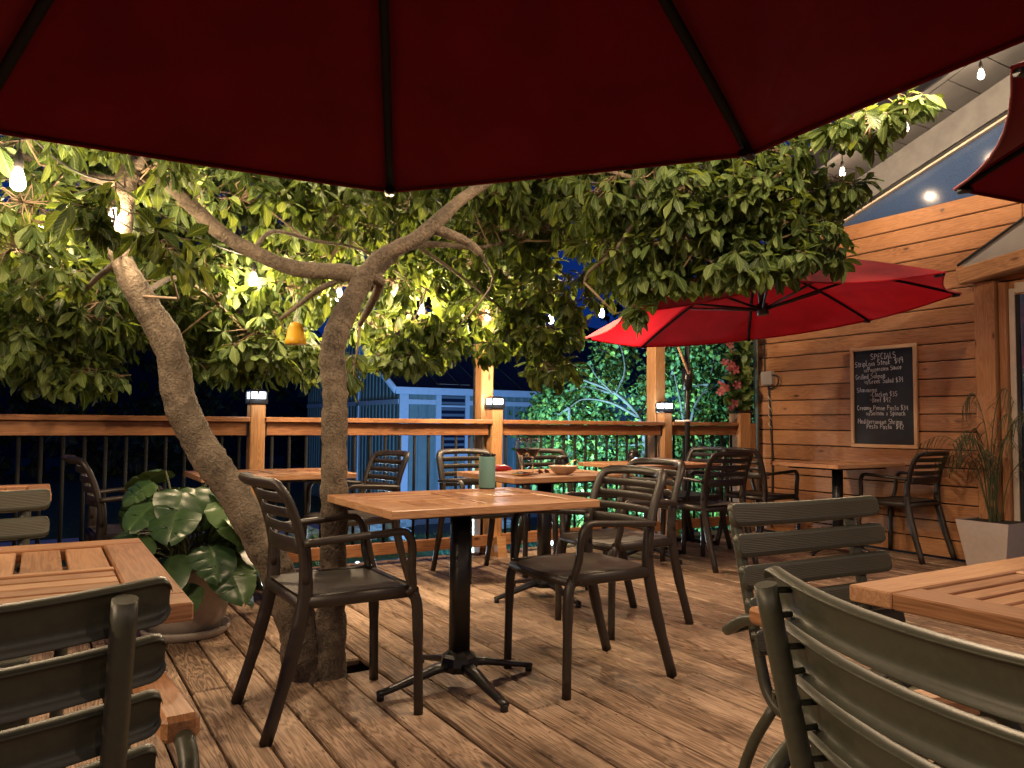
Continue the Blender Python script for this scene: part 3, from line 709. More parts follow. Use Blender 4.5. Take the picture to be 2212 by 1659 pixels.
LOBES = [  # x, y, rx, ry (as measured on the photograph), distance ahead, depth radius, density, leaf length
 (55, 300, 110, 60, 2.6, .25, .8, 0.088), (225, 470, 100, 75, 2.35, .22, .75, 0.092), (355, 540, 80, 55, 2.45, .2, .8, 0.088), (70, 440, 95, 70, 2.8, .3, .8, 0.088),
 (330, 355, 90, 60, 2.9, .3, .9, 0.081), (60, 560, 110, 105, 3.3, .4, 1.0, 0.099), (180, 680, 150, 85, 3.8, .4, 1, 0.099), (55, 745, 100, 75, 3.6, .35, 1, 0.099), (175, 800, 85, 50, 3.8, .3, .9, 0.099),
 (340, 650, 90, 90, 4.1, .4, .9, 0.099), (450, 620, 120, 90, 4.2, .4, .9, 0.099), (550, 720, 140, 60, 4.4, .4, 1, 0.099), (480, 780, 90, 45, 4.4, .3, 1, 0.099), (610, 775, 90, 50, 4.4, .3, .9, 0.099),
 (520, 430, 160, 75, 4.0, .4, 1, 0.096), (700, 460, 150, 80, 4.2, .4, 1, 0.096), (640, 620, 110, 55, 4.2, .4, .8, 0.099), (850, 430, 150, 55, 4.4, .4, 1, 0.096), (620, 540, 120, 60, 4.4, .4, .8, 0.099),
 (880, 600, 120, 65, 4.8, .4, .8, 0.099), (860, 700, 110, 60, 4.8, .35, .9, 0.099), (868, 768, 72, 28, 4.7, .25, .9, 0.099), (752, 790, 36, 40, 3.7, .2, .8, 0.099), (950, 705, 70, 36, 4.9, .3, .8, 0.099),
 (1030, 560, 130, 80, 5.0, .4, .9, 0.099), (1050, 675, 120, 52, 5.0, .35, .9, 0.099), (1165, 710, 90, 65, 4.9, .35, 1, 0.099), (1185, 792, 66, 28, 4.8, .25, .9, 0.099), (958, 762, 46, 22, 4.9, .2, .7, 0.099), (1062, 752, 52, 24, 4.9, .2, .7, 0.099),
 (1130, 480, 150, 75, 4.5, .4, .95, 0.099), (1100, 410, 120, 45, 4.2, .35, .9, 0.096), (1300, 420, 130, 70, 3.9, .35, 1.2, 0.099), (1345, 550, 110, 55, 4.1, .4, 1.1, 0.099), (1190, 630, 110, 60, 4.7, .4, .9, 0.099),
 (1440, 420, 130, 65, 3.8, .35, 1.3, 0.099), (1480, 515, 130, 65, 3.9, .35, 1.3, 0.099), (1600, 420, 125, 65, 3.8, .35, 1.3, 0.104), (1640, 510, 115, 65, 3.9, .35, 1.3, 0.104), (1560, 575, 110, 32, 3.8, .3, 1.1, 0.104), (1420, 600, 80, 36, 4.0, .3, 1.0, 0.104),
 (1755, 420, 85, 50, 3.9, .3, 1.2, 0.104), (1750, 500, 60, 34, 3.9, .25, 1.2, 0.104), (1690, 560, 50, 36, 3.8, .25, 1.1, 0.104), (1830, 395, 50, 25, 3.9, .15, .8, 0.104), (1790, 550, 30, 25, 3.9, .15, .8, 0.104), (1368, 672, 22, 18, 4.0, .12, .7, 0.104),
 (1880, 265, 75, 40, 3.4, .2, 1.0, 0.104), (1960, 225, 40, 35, 3.4, .15, .8, 0.104), (1800, 290, 30, 25, 3.4, .12, .7, 0.104), (1690, 345, 60, 28, 3.7, .25, .8, 0.104),
 (150, 255, 130, 50, 3.3, .3, .8, 0.099), (330, 290, 120, 50, 3.6, .3, .9, 0.096), (560, 330, 140, 50, 4.0, .3, .9, 0.096), (780, 360, 130, 45, 4.2, .3, .9, 0.096), (980, 370, 120, 45, 4.3, .3, .9, 0.096), (1180, 350, 120, 45, 4.2, .3, .9, 0.096), (1380, 330, 120, 45, 3.9, .3, .9, 0.099), (1560, 320, 110, 45, 3.8, .3, .9, 0.099), (1690, 300, 50, 30, 3.7, .2, .7, 0.099),
 # deeper leaves
 (150, 420, 220, 90, 4.2, .5, .5, 0.099), (480, 520, 220, 100, 5.0, .5, .5, 0.099), (800, 520, 220, 100, 5.2, .4, .5, 0.099), (1120, 560, 90, 100, 5.4, .4, .4, 0.099), (1420, 470, 160, 90, 4.8, .4, .5, 0.099), (1600, 470, 170, 90, 4.7, .4, .6, 0.099), (250, 590, 250, 110, 4.6, .5, .5, 0.099),
 (1250, 470, 140, 90, 5.0, .4, .6, 0.099), (1180, 540, 90, 60, 5.4, .4, .6, 0.099), (1000, 450, 140, 80, 5.0, .4, .7, 0.099), (760, 420, 160, 70, 5.0, .4, .7, 0.099), (560, 380, 160, 60, 4.8, .4, .7, 0.099), (330, 440, 120, 80, 4.2, .4, .8, 0.099), (230, 560, 120, 90, 4.2, .4, .8, 0.099), (110, 350, 120, 70, 4.0, .4, .8, 0.099), (1500, 360, 200, 60, 4.4, .4, .6, 0.099), (1320, 610, 60, 36, 4.6, .3, .7, 0.099),
 (640, 560, 150, 70, 5.2, .3, .8, .10), (800, 620, 120, 60, 5.3, .3, .8, .10), (930, 500, 120, 80, 5.4, .3, .8, .10), (1080, 600, 140, 70, 5.6, .3, .7, .10), (430, 560, 120, 80, 5.0, .3, .8, .10), (300, 520, 100, 90, 4.6, .3, .7, .10), (90, 620, 120, 90, 4.4, .3, .8, .10), (500, 700, 150, 60, 5.0, .3, .7, .10),
 # crown above the picture
 (200, 120, 250, 130, 3.4, .6, .35, 0.099), (600, 150, 260, 140, 4.0, .6, .35, 0.099), (1000, 150, 260, 140, 4.3, .6, .35, 0.099), (1350, 180, 240, 120, 4.0, .5, .4, 0.099), (-150, 450, 150, 200, 3.4, .5, .5, 0.099), (-150, 700, 140, 100, 3.6, .4, .5, 0.099),
]
HOLES = [(1245, 560, 44, 26, 99), (380, 625, 18, 14, 99), (195, 630, 20, 16, 99), (735, 622, 10, 8, 4.5), (548, 590, 22, 22, 4.0), (910, 655, 24, 24, 5.0), (1053, 668, 24, 24, 5.35), (1190, 676, 22, 22, 5.75), (92, 470, 18, 18, 3.5), (40, 350, 30, 44, 2.5), (245, 450, 20, 26, 2.9), (1832, 348, 48, 48, 6.5), (1968, 266, 24, 18, 6.5), (645, 720, 46, 50, 3.65), (760, 560, 70, 34, 3.45), (850, 540, 60, 26, 3.45), (900, 505, 40, 24, 3.45), (945, 465, 40, 24, 3.45), (560, 545, 55, 26, 3.45), (470, 490, 55, 28, 3.45), (400, 430, 40, 26, 3.45), (270, 470, 40, 50, 3.45), (265, 560, 42, 50, 3.45), (310, 660, 50, 46, 3.45), (365, 760, 50, 50, 3.45), (725, 760, 46, 70, 3.45), (735, 690, 42, 50, 3.45), (1000, 425, 40, 22, 3.45), (660, 580, 60, 24, 3.45)]   # x, y, half width, half height, only for leaves nearer than
tree = thing('magnolia_tree', 'two stemmed magnolia tree growing up through the deck with bulbs hung in its leaves', 'tree', (1.05, 3.25, 0))
TB = np.array([1.05, 3.25, 0])
def tpath(pts, per=5): # list of (x, y, depth, radius)
    P = [np.append(at(x, y, d), r) for x, y, d, r in pts]
    S = smooth_path(P, per); return S
def limb(name, pts, n=12, per=6, rough=.05, par=tree):
    S = tpath(pts, per); b = MB(); pp = [Vector(s[:3] - TB) for s in S]; rr = [s[3] * (1 + RND.uniform(-rough, rough)) for s in S]
    b.tube(pp, rr, n)
    if n > 12:
        nv = len(b.v)
        for i_ in range(nv):
            cI = pp[i_ // n]; v_ = Vector(b.v[i_]); dr_ = v_ - cI
            k_ = 1 + .15 * mnoise.noise(v_ * 8) + .09 * mnoise.noise(v_ * 26) + .05 * mnoise.noise(Vector((v_.x * 4, v_.y * 4, v_.z * 40)))
            b.v[i_] = tuple(cI + dr_ * k_)
    o = b.build(name, 'bark', par); return o, S
skel = []
def L_(name, pts, **k):
    o, S = limb(name, pts, **k); skel.extend([s[:3] for s in S]); return o
L_('trunk', [(672, 1530, 3.17, .105), (662, 1430, 3.17, .092), (625, 1300, 3.17, .071), (570, 1180, 3.15, .066), (500, 1060, 3.13, .066), (425, 945, 3.10, .064), (385, 850, 3.08, .062), (362, 740, 3.06, .057), (308, 645, 3.03, .052), (263, 560, 3.0, .044), (258, 480, 3.0, .044), (273, 400, 3.0, .046), (285, 350, 3.02, .042), (300, 230, 3.1, .03), (330, 80, 3.3, .018)], n=26, per=12)
L_('trunk', [(706, 1530, 3.17, .095), (709, 1440, 3.17, .076), (718, 1290, 3.2, .057), (722, 1130, 3.22, .054), (723, 980, 3.24, .053), (725, 850, 3.25, .052), (718, 755, 3.26, .055), (738, 690, 3.3, .051), (770, 632, 3.33, .050), (792, 585, 3.35, .042)], n=26, per=12)
L_('branch', [(795, 600, 3.35, .040), (740, 588, 3.35, .037), (640, 580, 3.33, .034), (560, 550, 3.3, .031), (480, 505, 3.25, .032), (420, 450, 3.2, .031), (370, 402, 3.15, .028), (325, 380, 3.1, .026), (290, 400, 3.02, .024)])
L_('branch', [(780, 605, 3.35, .042), (825, 553, 3.37, .034), (900, 515, 3.4, .034), (945, 478, 3.42, .033), (995, 432, 3.45, .026), (1055, 390, 3.5, .025), (1130, 330, 3.6, .022), (1250, 250, 3.7, .016), (1400, 200, 3.8, .01)])
L_('branch', [(940, 495, 3.42, .026), (985, 512, 3.45, .023), (1015, 527, 3.47, .020), (1038, 548, 3.48, .018)], per=4)
L_('branch', [(795, 620, 3.36, .024), (830, 575, 3.5, .021), (880, 535, 3.7, .019), (950, 528, 3.9, .015), (1030, 535, 4.2, .011), (1110, 520, 4.4, .007)])
L_('branch', [(800, 600, 3.36, .026), (822, 610, 3.4, .022), (800, 660, 3.5, .018), (778, 700, 3.6, .012)], per=4)
L_('branch', [(280, 400, 3.0, .026), (210, 385, 2.95, .020), (120, 360, 2.95, .016), (20, 330, 3.0, .011), (-120, 300, 3.1, .007)], per=4)
L_('branch', [(275, 365, 3.0, .030), (330, 340, 3.0, .022), (400, 330, 3.1, .018), (520, 300, 3.4, .012), (680, 300, 3.8, .008)], per=4)
L_('branch', [(745, 600, 3.35, .014), (690, 625, 3.45, .013), (650, 655, 3.5, .011), (605, 690, 3.55, .008)], per=4)
L_('branch', [(1390, 340, 3.7, .014), (1365, 400, 3.72, .013), (1385, 440, 3.74, .012), (1360, 495, 3.76, .011), (1325, 545, 3.8, .010), (1275, 585, 3.85, .008), (1262, 610, 3.87, .005)], per=5)
L_('branch', [(1130, 330, 3.6, .018), (1280, 360, 3.7, .014), (1420, 400, 3.75, .012), (1560, 430, 3.8, .010), (1680, 420, 3.8, .008), (1800, 400, 3.85, .005)], per=5)
L_('branch', [(1400, 410, 3.75, .010), (1470, 500, 3.8, .008), (1540, 570, 3.8, .006), (1640, 600, 3.8, .004)], per=4)
L_('branch', [(1250, 250, 3.7, .013), (1500, 230, 3.6, .010), (1700, 260, 3.5, .008), (1850, 255, 3.45, .006), (1960, 235, 3.42, .003)], per=4)
L_('branch', [(540, 550, 3.3, .012), (590, 500, 3.6, .010), (680, 520, 3.9, .009), (780, 540, 4.2, .007), (880, 600, 4.6, .006), (960, 650, 4.8, .004)], per=4)
L_('branch', [(262, 560, 3.0, .016), (200, 610, 3.3, .011), (150, 680, 3.6, .008), (130, 760, 3.7, .005)], per=4)
L_('branch', [(300, 640, 3.02, .014), (380, 600, 3.5, .010), (450, 640, 3.9, .008), (540, 720, 4.3, .005)], per=4)
L_('branch', [(900, 530, 3.75, .010), (1000, 600, 4.4, .008), (1100, 680, 4.8, .006), (1180, 750, 4.9, .004)], per=4)
L_('branch', [(1040, 548, 3.5, .007), (1060, 620, 4.2, .006), (960, 740, 4.8, .004)], per=4)
skelA = np.array(skel)

mag, magF, magUV = leaf_arrays('mag')
leaves = []      # (score, base_point, matrix-ready shaped verts in world)
twig = MB()
rs = np.random.default_rng(5)
BULBS = []       # filled in below, used to keep leaves off the glass
STR_A = [(40, 362, 2.45), (248, 447, 2.9), (548, 588, 4.0), (733, 624, 4.5), (910, 657, 5.0), (1053, 670, 5.35), (1190, 678, 5.75), (1300, 666, 6.2)]
STR_B = [(92, 472, 3.5), (372, 337, 3.5)]
BULBS = [at(*q) for q in STR_A + STR_B]
def in_hole(p, d):
    for hx, hy, ha, hb, hd in HOLES:
        if p[2] < hd and ((p[0] - hx) / ha) ** 2 + ((p[1] - hy) / hb) ** 2 < 1: return True
    return False
for (lx, ly, rx, ry, d, dr, dens, ll) in LOBES:
    c = at(lx, ly, d); RX, RY = rx / FPX * d, ry / FPX * d
    nw = int(dens * 30 * (RX * RY + .5 * dr * (RX + RY)) / (.30 * .22)) + 3
    near = skelA[np.argmin(((skelA - c) ** 2).sum(1))]
    # limb from the branch into the clump
    midp = (near + c) / 2 + rs.normal(size=3) * .05 - np.array([0, 0, .04])
    twig.tube([Vector(near - TB), Vector(midp - TB), Vector(c - TB)], [.0065, .0045, .0015], 5)
    subs = [c + RT * rs.uniform(-.6, .6) * RX + UP * rs.uniform(-.5, .5) * RY + FW * rs.uniform(-.6, .6) * dr for _ in range(max(2, nw // 5))]
    for sb in subs:
        twig.tube([Vector(c - TB), Vector((c + sb) / 2 + rs.normal(size=3) * .03 - TB), Vector(sb - TB)], [.004, .003, .0012], 4)
    for w in range(nw):
        while True:
            q = rs.uniform(-1, 1, 3)
            if q @ q < 1: break
        q = q / np.linalg.norm(q) * (np.linalg.norm(q) ** .6)
        wp = c + RT * q[0] * RX + UP * q[1] * RY + FW * q[2] * dr
        pp = proj(wp)
        if in_hole(pp, d): continue
        sb = min(subs, key=lambda s_: ((s_ - wp) ** 2).sum())
        twig.tube([Vector(sb - TB), Vector((sb + wp) / 2 + rs.normal(size=3) * .02 - TB), Vector(wp - TB)], [.0028, .002, .001], 4)
        ax = wp - sb; ax = ax / (np.linalg.norm(ax) + 1e-6) + rs.normal(size=3) * .35 + np.array([0, 0, -.15]); ax /= np.linalg.norm(ax)
        e1 = np.cross(ax, [.3, .2, 1.0]); e1 /= np.linalg.norm(e1); e2 = np.cross(ax, e1)
        nl = int(rs.integers(5, 9)); ph = rs.uniform(0, 6.28)
        for k in range(nl):
            a = ph + k * 2.4; r = rs.uniform(.55, 1.15)
            dirv = ax * rs.uniform(.25, .8) + (e1 * math.cos(a) + e2 * math.sin(a)) * r + np.array([0, 0, -rs.uniform(.25, 1.15)])
            up_ = ax * .5 + np.array([0, 0, .9]) + rs.normal(size=3) * .25
            B = frame_from(dirv, up_)
            size = ll * rs.uniform(.62, 1.15); org = wp - ax * rs.uniform(0, .035)
            V = shape_leaf(mag, 1.0, rs.uniform(.62, 1.15), rs.uniform(.10, .50), rs.choice([rs.uniform(-.12, .1), rs.uniform(.05, .45)], p=[.2, .8]))
            V[:, 0] += .10
            Wv = org + (V * size) @ B.T
            cen = Wv.mean(0)
            if min(((cen - bb) ** 2).sum() for bb in BULBS) < .085 ** 2: continue
            pc = proj(cen)
            vis = (-20 < pc[0] < 2232 and -20 < pc[1] < 1000)
            leaves.append((size / max(pc[2], .3) * abs(B[:, 2] @ (cen - CPOS)) / np.linalg.norm(cen - CPOS) if vis else 0, Wv, pc))
twig.build('twigs', 'twig', tree)['kind'] = 'stuff'
# the 300 largest leaves in view are single parts, the rest one mass
def under_umbrella(pc): # seen behind the red canopy edge
    x, y = pc[0], pc[1]
    if x < 845: lim = 277 + (408 - 277) * x / 845
    elif x < 1625: lim = 408 - (408 - 335) * (x - 845) / 780
    else: lim = 335 - (335 - 110) * (x - 1625) / 510
    return y < lim + 8
order = sorted(range(len(leaves)), key=lambda i: -(leaves[i][0] if not under_umbrella(leaves[i][2]) else 0))
single = set(order[:300]); mass = LeafBatch()
for i, (sc_, Wv, pc) in enumerate(leaves):
    if i in single:
        b = MB(); cen = Wv[0]; b.v = (Wv - cen).tolist(); b.f = magF; b.uv = magUV; b.smooth = [True] * len(magF)
        b.build('leaf', 'leaf', tree, tuple(cen - TB))
    else: mass.add(Wv - TB, magF, magUV)
mass.build('foliage', 'leaf', tree, 'stuff')
print('magnolia leaves', len(leaves))

# ================================================================== UMBRELLAS
def umbrella(c, R, hub, rot, tx, ty, label, fab, strut=True):
    t = thing('patio_umbrella', label, 'umbrella', tuple(c), 0, 'red cantilever umbrellas')
    nn = np.array([tx, ty, 1.0]); nn /= np.linalg.norm(nn); e1 = np.cross([0, 1, 0], nn); e1 /= np.linalg.norm(e1); e2 = np.cross(nn, e1)
    tips = [R * (math.cos(rot + i * PI / 4) * e1 + math.sin(rot + i * PI / 4) * e2) for i in range(8)]; ap = nn * hub
    for i in range(8):
        A, B_ = tips[i], tips[(i + 1) % 8]; G = []
        for u in np.linspace(.05, 1, 9):
            row = []
            for s in np.linspace(0, 1, 9):
                bl = 4 * s * (1 - s)
                e = A + (B_ - A) * s; e = e * (1 - .045 * bl)               # scalloped edge
                p = ap + (e - ap) * u + nn * (.035 * math.sin(PI * u)) * 1.0 - nn * (.022 * bl * u * u)
                row.append(p)
            G.append(row)
        b = MB(); b.grid(G); b.build('canopy_panel', fab, t)
        MB().tube([Vector(q) - Vector(nn) * .004 for q in G[-1]], .0055, 6, caps=False).build('hem', fab, t)
        # folded hem, with a short hanging flap
        rb = MB(); pts = [ap * .93 + (A - ap * .93) * u + nn * (.035 * math.sin(PI * u) - .016) for u in np.linspace(.02, .985, 9)]
        rb.tube(pts, .0115, 6, sq=(.8, 1.1)); rb.build('rib', 'baluster', t)
        MB().tube([A * .955 - nn * .016, A * .992 - nn * .014], .013, 8, sq=(.8, 1.2)).build('rib_pocket', 'blackplastic', t)
        if strut:
            st = MB(); h = nn * (hub * .10); st.tube([h, ap + (A - ap) * .52 - nn * .012], .0095, 6); st.build('strut', 'blackmetal', t)
    MB().tube([ap * 1.05 + nn * .02, nn * hub * .06], .022, 10).build('hub_pole', 'blackmetal', t)
    if strut: MB().tube([nn * hub * .20, nn * hub * .02], .042, 10).build('hub', 'blackmetal', t)
    b = MB(); G = []
    for u in (.0, .5, 1.0):
        G.append([ap + nn * (.05 - .03 * u) + (tips[i % 8] - ap) * .14 * u for i in range(9)])
    b.grid(G); b.build('vent', fab, t)
    return t
umbrella((.32, .879, 1.738), 1.323, .497, 1.157, -.014, .024, 'shaded red umbrella overhead filling the top of the picture', 'fab_shaded')
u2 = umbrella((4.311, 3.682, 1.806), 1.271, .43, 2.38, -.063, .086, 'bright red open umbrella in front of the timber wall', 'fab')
umbrella((2.834, .252, 1.842), 1.17, .5, 1.807, .016, .016, 'red umbrella cut off by the right edge of the picture', 'fab_shaded')
# mast and arm of the bright umbrella (cantilever)
mp = np.array([5.02, 5.16]); B0 = np.array([4.311, 3.682, 1.806])
loc = lambda p: Vector(np.asarray(p, float) - B0)
MB().tube([loc((mp[0], mp[1], .03)), loc((mp[0], mp[1], 2.45))], .024, 12).build('mast', 'blackmetal', u2)
MB().tube([loc((mp[0], mp[1], 2.42)), loc((4.7, 4.45, 2.62)), loc((4.29, 3.72, 2.40))], .022, 8).build('arm', 'blackmetal', u2)
MB().tube([loc((mp[0], mp[1], 1.36)), loc((mp[0], mp[1], 1.56))], [.045, .05], 10).build('crank_housing', 'blackplastic', u2)
MB().tube([loc((mp[0] - .03, mp[1] - .05, 1.50)), loc((mp[0] - .13, mp[1] - .02, 1.74))], .011, 6).build('crank_handle', 'tan', u2)
MB().box((-.3, -.035, 0), (.3, .035, .03)).build('base_cross', 'blackmetal', u2, tuple(loc((mp[0], mp[1], .005))))
MB().box((-.035, -.3, 0), (.035, .3, .029)).build('base_cross', 'blackmetal', u2, tuple(loc((mp[0], mp[1], .005))))
tag(MB().tube([(mp[0] + .032 * math.cos(a), mp[1] + .032 * math.sin(a), 1.075 + .003 * math.sin(2 * a)) for a in np.linspace(0, 2 * PI, 13)] + [(mp[0] - .1, mp[1] + .05, 1.075)], .009, 6).build('strap', 'rope'), 'white strap tying the black umbrella pole to the railing', 'strap')

# ================================================================== STRING LIGHTS
bulb_me = MB().lathe([(.009, .0), (.013, -.010), (.019, -.030), (.0225, -.048), (.021, -.062), (.013, -.072), (.002, -.076)], 16).mesh('bulb', 'bulb')
sock_me = MB().lathe([(.004, .055), (.010, .045), (.013, .03), (.015, .0), (.011, -.004)], 12).mesh('socket', 'wire')
def string(label, pts, drops, power, sag=.05, cable_pts=None):
    t = thing('string_lights', label, 'string lights', tuple(pts[0]), 0, 'strings of lit bulbs')
    O = np.asarray(pts[0], float); path = []
    cab = [np.asarray(p, float) + np.array([0, 0, dz + .05]) for p, dz in zip(pts, drops)]
    for a, c in zip(cab[:-1], cab[1:]):
        for s in np.linspace(0, 1, 7)[:-1]: path.append(a + (c - a) * s - np.array([0, 0, sag * 4 * s * (1 - s)]))
    path.append(cab[-1])
    MB().tube([Vector(p - O) for p in path], .0035, 5).build('cable', 'wire', t)
    for pts_i, (p, dz) in enumerate(zip(pts, drops)):
        q = np.asarray(p, float)
        MB().tube([Vector(q - O + np.array([0, 0, .05 + dz])), Vector(q - O + np.array([0, 0, .04]))], .003, 5).build('drop_cable', 'wire', t)
        s = link('socket', sock_me, t, tuple(q - O)); bl = link('bulb', bulb_me, s)
        lp = lamp('bulb_light', (0, 0, -.040), power[pts_i] if isinstance(power, list) else power, WARM, .024, bl)
        lp.data.shadow_soft_size = .024
        bl.visible_shadow = False
    return t
A = [at(*q) for q in STR_A]
string('string of lit bulbs running through the tree from left to the railing', [np.array([-2.3, .9, 1.98]), np.array([-1.2, 2.0, 1.92])] + A, [.05] * 2 + [.09, .05, .03, .03, .03, .03, .03, .03], [150, 60, 24, 13, 36, 55, 100, 80, 90, 45])
string('second string of lit bulbs deep in the leaves at left', [at(-160, 420, 3.4), at(*STR_B[0]), at(*STR_B[1]), at(700, 250, 3.9)], [.03] * 4, P_BULB * .8)
string('string of lit bulbs hung along the grey roof edge', [np.array([5.585, y_, rk(y_, zB) - .17]) for y_ in (3.94, 3.39, 2.83, 2.27, 1.7)], [.05] * 5, P_EAVE, .01)

string('added string of fill bulbs over the deck behind the camera', [np.array(q) for q in ((-2.2, -1.0, 2.0), (-1.1, -1.25, 1.98), (.3, -1.4, 1.96), (1.7, -1.5, 1.96), (3.1, -1.5, 1.98), (4.6, -1.3, 2.0), (5.5, -.4, 2.1))], [.03] * 7, P_BACK_FILL, .04)  # added out of view as fill for the deck and chair backs
string('added string of fill bulbs high over the deck, out of view', [np.array(q) for q in ((5.60, 1.45, 4.05), (3.05, 1.72, 2.62), (2.38, 1.52, 2.52), (1.85, 2.0, 2.62))], [.03] * 4, [8, P_OVER_FILL, P_OVER_FILL, P_OVER_FILL], .05)  # unseen bulbs added to light the deck, leaves and wall
# ================================================================== TABLES
def make_table(label, c, size, group='slatted timber cafe tables'):
    t = thing('cafe_table', label, 'table', (c[0], c[1], 0), 0, group)
    W_, D_ = size; hz = .74; th = .03; bd = .085
    for s in (-1, 1):
        piece('border_board', round(W_, 3), bd, th, 'teak', t, (0, s * (D_ / 2 - bd / 2), hz - th / 2), 0, .003)
        piece('border_board', round(D_ - 2 * bd - .002, 3), bd, th, 'teak', t, (s * (W_ / 2 - bd / 2), 0, hz - th / 2), PI / 2, .003)
    iw, idp = W_ - 2 * bd, D_ - 2 * bd; mid = .03
    qw, qd = (iw - mid) / 2, (idp - mid) / 2
    piece('centre_board', round(idp - .004, 3), mid - .004, th, 'teak', t, (0, 0, hz - th / 2 - .001), PI / 2, .002)
    for sx in (-1, 1):
        piece('centre_board', round(qw - .004, 3), mid - .004, th, 'teak', t, (sx * (mid + qw) / 2, 0, hz - th / 2 - .001), 0, .002)
        for sy in (-1, 1):
            cx_, cy_ = sx * (mid + qw) / 2, sy * (mid + qd) / 2
            if sx * sy < 0:       # slats along X
                n = 5; p = qd / n
                for i in range(n): piece('slat', round(qw - .006, 3), round(p - .010, 4), th - .006, 'teak', t, (cx_, cy_ - qd / 2 + (i + .5) * p, hz - th / 2 - .0015), 0, .002)
            else:
                n = 4; p = qw / n
                for i in range(n): piece('slat', round(qd - .006, 3), round(p - .011, 4), th - .006, 'teak', t, (cx_ - qw / 2 + (i + .5) * p, cy_, hz - th / 2 - .0015), PI / 2, .002)
    if 'tcol' not in _cache:
        _cache['tcol'] = MB().tube([(0, 0, .11), (0, 0, .702)], .038, 20, power=3.2).mesh('column', 'blackmetal')
        _cache['thub'] = MB().lathe([(.045, .055), (.072, .06), (.078, .085), (.07, .115), (.055, .125), (.04, .14)], 8, smooth=False).mesh('hub', 'blackmetal')
        f = MB(); pts = [(.05, 0, .085), (.12, 0, .075), (.22, 0, .05), (.31, 0, .03), (.345, 0, .024)]
        f.tube(pts, [.03, .027, .022, .018, .016], 8, sq=(.55, 1.0), power=3.5)
        f.tube([(.335, 0, .026), (.335, 0, .0)], .015, 8); _cache['tfoot'] = f.mesh('foot', 'blackmetal')
        _cache['tplate'] = MB().box((-.32, -.23, .692), (.32, .23, .706)).mesh('plate', 'blackmetal')
    link('column', _cache['tcol'], t); link('base_hub', _cache['thub'], t); link('top_plate', _cache['tplate'], t)
    for k in range(4): link('foot', _cache['tfoot'], t, (0, 0, 0), k * PI / 2 + .03)
    return t
TABLES = [
 ('slatted timber table in the middle with the teal speaker on it', (1.455, 2.77), (.88, .68)),
 ('timber table with the two wine glasses and bowl, right behind the middle table', (2.63, 3.92), (.85, .68)),
 ('timber table against the railing below the open red umbrella with a dark speaker on it', (4.1, 4.64), (.92, .64)),
 ('timber table against the clad wall under the chalkboard', (5.66, 4.08), (.88, .64)),
 ('small piece of a timber table at the left edge near the railing', (-.39, 3.9), (.88, .60)),
 ('pale lit timber table in the left foreground', (-.215, 1.765), (.88, .81)),
 ('reddish timber table at the right edge of the foreground', (1.745, .58), (.88, .68)),
 ('timber table against the railing behind the two tree trunks', (1.17, 4.66), (.86, .60)),
]
for lb, c, s in TABLES: make_table(lb, c, s)

